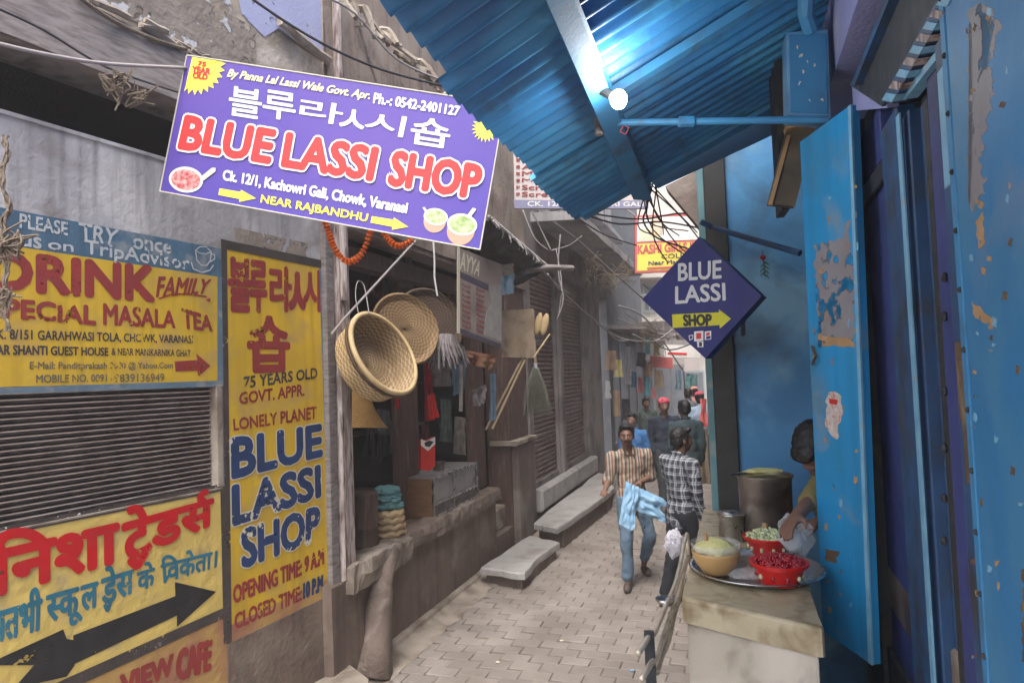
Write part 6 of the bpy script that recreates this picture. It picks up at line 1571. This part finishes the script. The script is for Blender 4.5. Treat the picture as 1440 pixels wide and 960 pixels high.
def make_person(label, loc, rz, J, shirt, trous, skin, hair='short', H=1.0, vox=.012, hands=None, head_yaw=0, head_tilt=0, cap=None, sleeve='long', shoes=None, group=None, extra=None, name='person', stache=False, headscale=1.06):
    t = thing(name, label, 'person', loc, group); t.rotation_euler = (0, 0, rz); t.scale = (H, H, H); WORLD[t.name] = Vector((0, 0, 0))
    def link(me, nm, m):
        me.materials.clear()
        for mm in (m if isinstance(m, (list, tuple)) else [m]): me.materials.append(mm)
        o = bpy.data.objects.new(nm, me); COL.objects.link(o); o.parent = t; return o
    j = {k: Vector(v) for k, v in J.items()}
    B = Body()
    B.cap(j['neck'] - Vector((0, 0, .05)), j['head'] - Vector((0, 0, .05)), .056, .050)
    Pf, Mx = head(B, j['head'], head_yaw, head_tilt, headscale)
    B.cap(j['shR'] - Vector((0,0,.03)), j['shL'] - Vector((0,0,.03)), .035, .035); B.cap(j['neck'] - Vector((0,0,.05)), (j['hipR'] + j['hipL']) / 2, .05, .06)
    for s_ in 'RL':
        B.chain([j['sh' + s_], j['el' + s_], j['wr' + s_]], [.038, .036, .026]); B.cap(j['el' + s_], j['el' + s_].lerp(j['wr' + s_], .35), .038, .042)
        B.chain([j['hip' + s_], j['kn' + s_], j['an' + s_]], [.06, .045, .038])
        f = j['toe' + s_] - j['an' + s_]; heel = j['an' + s_] - f * .25; heel.z = j['toe' + s_].z
        B.cap(heel, j['an' + s_], .032, .036); B.cap(heel, j['toe' + s_], .032, .030); 
        hd = (hands or {}).get(s_)
        if hd: hand(B, j['wr' + s_], *hd)
        else:
            d = (j['wr' + s_] - j['el' + s_]).normalized(); sd_ = 1 if s_ == 'R' else -1; hand(B, j['wr' + s_], d, Vector((-sd_, 0, 0)), Vector((0, 1, 0)), .35)
    me = B.fuse(vox, 2)
    me.materials.append(skin); body = link(me, 'body', [skin, m_eyew, m_hair, m_lip, m_sole])
    inv = Mx.transposed()
    for p in me.polygons:
        q = inv @ (p.center - j['head']) / headscale
        if q.y > .055:
            ex = abs(abs(q.x) - .030)
            if ex < .014 and abs(q.z - .004) < .0055: p.material_index = 1 if .006 < ex < .010 else 2
            elif ex < .022 and abs(q.z - .022) < .006: p.material_index = 2
            elif abs(q.x) < .024 and -.071 < q.z < -.052: p.material_index = 3
            elif stache and abs(q.x) < .030 and -.052 < q.z < -.040 and q.y > .08: p.material_index = 2
        if p.center.z < j['toeR'].z + .015 and (p.center - j['toeR']).length < .3: p.material_index = 4
    # hair or cap
    Hh = Body()
    if hair:
        hs = headscale; e = lambda p, r: Hh.ell(Pf(*p), tuple(v * hs for v in r), Mx)
        e((0, -.022, .046), (.080, .094, .082)); e((0, -.045, .0), (.076, .068, .070)); e((0, .035, .092), (.062, .050, .030))
        for sx_ in (-1, 1): e((.068 * sx_, .0, .02), (.014, .030, .040))
        if hair == 'quiff': e((.01, .055, .100), (.055, .036, .030)); e((-.03, .05, .09), (.03, .03, .026))
        if hair == 'bun': e((0, -.12, .0), (.045, .045, .045))
        link(Hh.fuse(.008 if vox < .015 else .014, 1, lambda p, n: n * (.005 * noise.noise(p * 45) + .004 * noise.noise(Vector((p.x * 160, p.y * 160, p.z * 30))))), 'hair', m_hair)
    if cap:
        Cc = Body(); Cc.ell(Pf(0, -.005, .075), tuple(v * headscale for v in (.088, .100, .062)), Mx)
        if cap[1] == 'brim': Cc.ell(Pf(0, .10, .055), tuple(v * headscale for v in (.055, .06, .010)), Mx)
        if cap[1] == 'scarf': Cc.ell(Pf(0, -.04, .0), tuple(v * headscale for v in (.092, .085, .10)), Mx); Cc.ell(Pf(0, -.03, -.12), (.10, .09, .08), Mx)
        link(Cc.fuse(.012, 1, folds(.006, 25)), 'cap', cap[0])
    # shirt
    S = Body(); ch = (j['shR'] + j['shL']) / 2; hp = (j['hipR'] + j['hipL']) / 2; side = (j['shR'] - j['shL']).normalized(); up_ = (ch - hp).normalized(); fw = up_.cross(side)
    Ms = Matrix((side, -fw if False else fw, up_)).transposed()
    S.ell(ch - up_ * .10, (.175, .105, .17), Ms); S.ell(ch - up_ * .02, (.165, .085, .075), Ms); S.ell((ch + hp) / 2 - up_ * .02, (.150, .105, .18), Ms); S.ell(hp + up_ * .05, (.165, .118, .13), Ms)
    S.cap(hp + up_ * .08 + side * .08, hp - up_ * .07 + side * .08, .085, .092); S.cap(hp + up_ * .08 - side * .08, hp - up_ * .07 - side * .08, .085, .092); S.cap(hp, hp - up_ * .06, .11, .115)
    S.cap(j['shR'], j['shL'], .07, .07); S.cap(ch + up_ * .02 + side * .1, j['neck'] + Vector((0, 0, -.02)), .062, .06); S.cap(ch + up_ * .02 - side * .1, j['neck'] + Vector((0, 0, -.02)), .062, .06)
    for s_ in 'RL':
        e_ = j['el' + s_]; w_ = j['wr' + s_]; end = w_.lerp(e_, .12) if sleeve == 'long' else w_.lerp(e_, .42) if sleeve == 'threeq' else (e_.lerp(w_, .12) if sleeve == 'elbow' else j['sh' + s_].lerp(e_, .75))
        if sleeve in ('long', 'threeq'): S.chain([j['sh' + s_], e_, end], [.072, .058, .044])
        else: S.chain([j['sh' + s_], e_ if sleeve == 'elbow' else end, end], [.072, .062, .062])
    link(S.fuse(vox * 1.1, 2, folds(.022, 8)), 'shirt', shirt)
    if extra != 'nocollar':
        Cl = Body(); 
        for sx_ in (-1, 1): Cl.cap(j['neck'] + Vector((.055 * sx_, -.02, .035)), j['neck'] + Vector((.028 * sx_, .085, -.035)), .017, .013)
        Cl.cap(j['neck'] + Vector((-.05, -.03, .04)), j['neck'] + Vector((.05, -.03, .04)), .020, .020)
        link(Cl.fuse(.01, 1), 'collar', shirt)
    T_ = Body()
    T_.ell(hp + Vector((0, 0, .02)), (.158, .112, .12), Ms)
    for s_ in 'RL':
        an = j['an' + s_]; kn = j['kn' + s_]; hip = j['hip' + s_]
        T_.chain([hip, kn, an + (kn - an) * .06], [.098, .070, .060]); T_.cap(hip, hip.lerp(kn, .5), .1, .085)
    link(T_.fuse(vox * 1.1, 2, folds(.018, 10)), 'trousers', trous)
    for s_ in 'RL':
        Sh = Body(); f = j['toe' + s_] - j['an' + s_]; heel = j['an' + s_] - f * .28; z0 = j['toe' + s_].z - .01; heel.z = z0
        a_ = heel.copy(); b_ = j['toe' + s_].copy(); b_.z = z0; c_ = a_.lerp(b_, .62)
        Sh.cap(a_, c_, .038, .044); Sh.cap(c_, b_ + (b_ - a_) * .03, .044, .036); 
        if shoes: Sh.cap(c_ + Vector((0, 0, .02)), j['an' + s_] + Vector((0, 0, .0)), .042, .046)
        link(Sh.fuse(.010, 1), 'shoe', shoes or m_sole)
    return t
def stand(**kw):
    J = dict(neck=(0, -.01, 1.43), head=(0, .02, 1.585), shR=(.185, -.01, 1.37), shL=(-.185, -.01, 1.37), elR=(.23, -.03, 1.09), elL=(-.23, -.03, 1.09), wrR=(.24, .06, .85), wrL=(-.24, .06, .85),
             hipR=(.09, 0, .87), hipL=(-.09, 0, .87), knR=(.10, .03, .48), knL=(-.10, .03, .48), anR=(.10, 0, .09), anL=(-.10, 0, .09), toeR=(.12, .17, .04), toeL=(-.12, .17, .04))
    J.update(kw); return J
# man in the striped shirt walking toward the camera
p1 = onY(885, 560, 7.4); p1.z = .012
J = stand(neck=(.05, .05, 1.42), head=(.075, .10, 1.575), shR=(.215, .03, 1.345), shL=(-.145, .02, 1.365), elR=(.275, .04, 1.11), wrR=(.36, .24, 1.03), elL=(-.205, -.02, 1.11), wrL=(-.03, .20, 1.09),
          hipR=(.095, .0, .88), hipL=(-.085, 0, .88), knR=(.125, .14, .50), anR=(.135, .16, .09), toeR=(.19, .32, .035), knL=(-.135, .10, .50), anL=(-.165, -.30, .17), toeL=(-.17, -.16, .05))
man1 = make_person('man in a brown striped shirt walking toward us with a light blue bag', p1, R(184), J, m_stripe, m_denim, m_skin, 'quiff', 1.0, .0105,
                   hands={'R': ((.35, .75, -.25), (-.2, .2, 1), (-1, .2, .2), .25), 'L': ((.85, .5, -.15), (.0, .3, -1), (.3, 1, .3), .9)}, head_yaw=R(-14), sleeve='elbow', stache=True)
# bag held in front of him
def bagf(P0, du, dv, dn, amp, name, label, cat, m, nu=22, nv=22, seed=0):
    def f(u, v):
        w = math.sin(v * 3.1) * .5 + .5
        return P0 + du * u * (1 + .25 * noise.noise((v * 3, seed, 0))) + dv * v + dn * (amp * math.sin(u * 3.14) * w + .03 * noise.noise((u * 5, v * 5, seed)) + .015 * noise.noise((u * 13, v * 12, seed)))
    mb = MB().grid(f, nu, nv); n = len(mb.v)
    def g_(u, v):
        w = math.sin(v * 3.1) * .5 + .5
        return P0 + du * u * (1 + .25 * noise.noise((v * 3, seed, 0))) + dv * v - dn * (amp * math.sin(u * 3.14) * w - .02 * noise.noise((u * 5, v * 5, seed + 3)))
    mb.grid(g_, nu, nv); return tag(mb.build(name, m, smooth=True), label, cat)
h0 = onY(886, 676, 6.98)
bagf(onY(882, 678, 6.98), onY(932, 700, 6.95) - onY(882, 678, 6.98), onY(886, 712, 6.95) - onY(884, 678, 6.98), Vector((.1, -1, 0)), .05, 'blue_bag', 'light blue cloth bag trailing from the hand of the striped shirt man', 'bag', m_cbag, seed=1)
bagf(onY(880, 676, 6.93), onY(900, 686, 6.9) - onY(880, 676, 6.93), onY(872, 738, 6.88) - onY(882, 678, 6.93), Vector((.1, -1, 0)), .03, 'blue_cloth_end', 'narrow hanging end of light blue cloth in front of the striped shirt man', 'cloth', m_cbag, seed=4)
# man in plaid seen from behind, facing right
p2 = onY(950, 560, 6.62); p2.z = .012
J = stand(head=(0, .05, 1.575), neck=(0, 0, 1.42), elR=(.24, .0, 1.10), wrR=(.20, .10, .84), elL=(-.2, .08, 1.10), wrL=(-.12, .25, .95), knR=(.09, .09, .49), anR=(.09, .10, .09), toeR=(.10, .27, .04), knL=(-.10, -.02, .49), anL=(-.11, -.14, .10), toeL=(-.12, .03, .04))
man2 = make_person('man in a dark plaid shirt facing right, holding a white plastic bag', p2, R(-62), J, m_plaid, m_btrou, m_skind, 'quiff', 1.0, .0115,
                   hands={'R': ((0, .15, -1), (-1, 0, 0), (0, 1, 0), .9)}, head_yaw=R(-12), sleeve='long')
hb = onY(948, 748, 6.25)
m_whbag = mat('thin_white_plastic', (.6, .6, .66), (.5, .5, .6), 20, .35, alpha=.85)
crumple(onY(948, 764, 6.25), .085, .06, .12, 'plastic_bag', 'thin white plastic bag hanging from the hand of the man in plaid', 'plastic bag', m_whbag, 3, 30)
tag(MB().tube([onY(952, 742, 6.28), onY(949, 750, 6.26), onY(947, 757, 6.25)], [.012, .02, .035], 8).build('bag_neck', m_whbag, smooth=True), 'gathered neck of the white plastic bag at the hand', 'plastic bag')
# crowd behind
def crowd(px, Y, Htop, rz, label, shirt, trous, skin, cap=None, hair='short', **kw):
    p = onY(px, 560, Y); p.z = .01
    return make_person(label, p, rz, stand(**kw), shirt, trous, skin, hair, Htop / 1.70, .021, cap=cap, group=None)
m_lbs = mat('pale_blue_shirt', (.32, .42, .55)); m_dgs = mat('dark_green_shirt', (.07, .10, .09)); m_gry = mat('mid_grey_shirt', (.2, .2, .22)); m_pks = mat('dull_pink_shirt', (.5, .22, .22))
crowd(933, 11.2, 1.78, R(176), 'man with a pink red cap and dark navy shirt facing us in the crowd', m_navyc, m_dtrou, m_skin, cap=(m_pinkc, 'round'), knR=(.1, .12, .5), anR=(.1, .2, .09), toeR=(.12, .36, .04))
crowd(962, 9.9, 1.80, R(10), 'man in a dark teal jacket seen from behind, just beyond the plaid shirt man', m_jack, m_dtrou, m_skind, knR=(.1, .1, .5), anR=(.1, .16, .09), toeR=(.12, .3, .04))
crowd(984, 13.5, 1.78, R(-4), 'person with a pink and grey cap at the right edge of the crowd', m_lbs, m_dtrou, m_skind, cap=(m_pinkc, 'round'))
crowd(968, 15.5, 1.80, R(12), 'dark haired man furthest back in the middle of the crowd', m_gry, m_dtrou, m_skind)
crowd(977, 17.0, 1.78, R(5), 'person with a salmon cap furthest back at the right of the crowd', m_pks, m_dtrou, m_skind, cap=(mat('salmon_cap', (.6, .25, .2)), 'round'))
crowd(908, 14.5, 1.66, R(190), 'man in a dark green shirt left of the pink cap, nearest the hanging goods', m_dgs, m_dtrou, m_skin)
crowd(888, 10.6, 1.60, R(150), 'person in a blue shirt half hidden behind the striped shirt man', mat('strong_blue_shirt', (.05, .16, .38)), m_dtrou, m_skin)

# vendor behind the open leaf: bent head, arm and hand holding a glass
vp = onY(1174, 640, 3.02); vp.z = .35
def vv(px, py, Y):
    return onY(px, py, Y) - vp
hd_ = vv(1150, 632, 3.0)
rzv = 0
J = dict(head=tuple(hd_), neck=(hd_.x + .07, hd_.y + .06, hd_.z - .13), shR=(hd_.x + .04, hd_.y - .13 + .05, hd_.z - .24), shL=(hd_.x + .16, hd_.y + .27, hd_.z - .22),
         elR=tuple(vv(1160, 680, 2.92)), wrR=tuple(vv(1122, 724, 2.68)), elL=tuple(vv(1200, 700, 3.2)), wrL=tuple(vv(1150, 735, 3.05)),
         hipR=(.22, -.05, .80), hipL=(.26, .14, .80), knR=(.2, -.05, .45), knL=(.24, .14, .45), anR=(.2, -.05, .09), anL=(.24, .14, .09), toeR=(.05, -.05, .04), toeL=(.09, .14, .04))
m_yelsh = mat('dull_yellow_sleeve', (.22, .185, .07), (.15, .125, .05), 12, .85)
wr = vv(1122, 724, 2.68); tip = vv(1106, 742, 2.62)
vend = make_person('vendor bending behind the blue leaf, dark hair and one hand holding a glass visible', vp, 0, J, m_yelsh, m_dtrou, m_skin, 'short', 1.0, .0072,
                   hands={'R': (tuple(tip - wr), (.35, .1, -.6), (.2, -.9, -.2), .38, .92), 'L': ((-1, 0, -.2), (0, 0, -1), (0, -1, 0), .5)}, head_yaw=R(125), head_tilt=R(-68), sleeve='threeq', extra='nocollar')
gc = onY(1119, 753, 2.66)
m_glass = mat('clear_glass_cup', (.8, .85, .88), rough=.05, alpha=.35, spec=.9)
tag(MB().lathe([(0, 0), (.030, 0), (.036, .02), (.045, .075), (.0435, .075), (.033, .02), (.027, .006), (0, .006)], gc + Vector((0, 0, -.05)), 28, Matrix.Rotation(R(-28), 3, 'Y')).build('glass_cup', m_glass, smooth=True), 'small clear glass tilted in the hand of the vendor', 'glass')
# ================================================================ HAZE
m_haze = bpy.data.materials.new('smoky_air'); m_haze.use_nodes = True
_n = m_haze.node_tree; _n.nodes.remove(_n.nodes['Principled BSDF'])
pv = _n.nodes.new('ShaderNodeVolumePrincipled'); pv.inputs['Color'].default_value = (.92, .93, .97, 1); pv.inputs['Density'].default_value = .0048; pv.inputs['Anisotropy'].default_value = .2
_n.links.new(pv.outputs[0], _n.nodes['Material Output'].inputs['Volume'])
hz = MB().box((-46, -46, -1.03), (46, 46, 9.2)).build('haze', m_haze, kind='stuff')
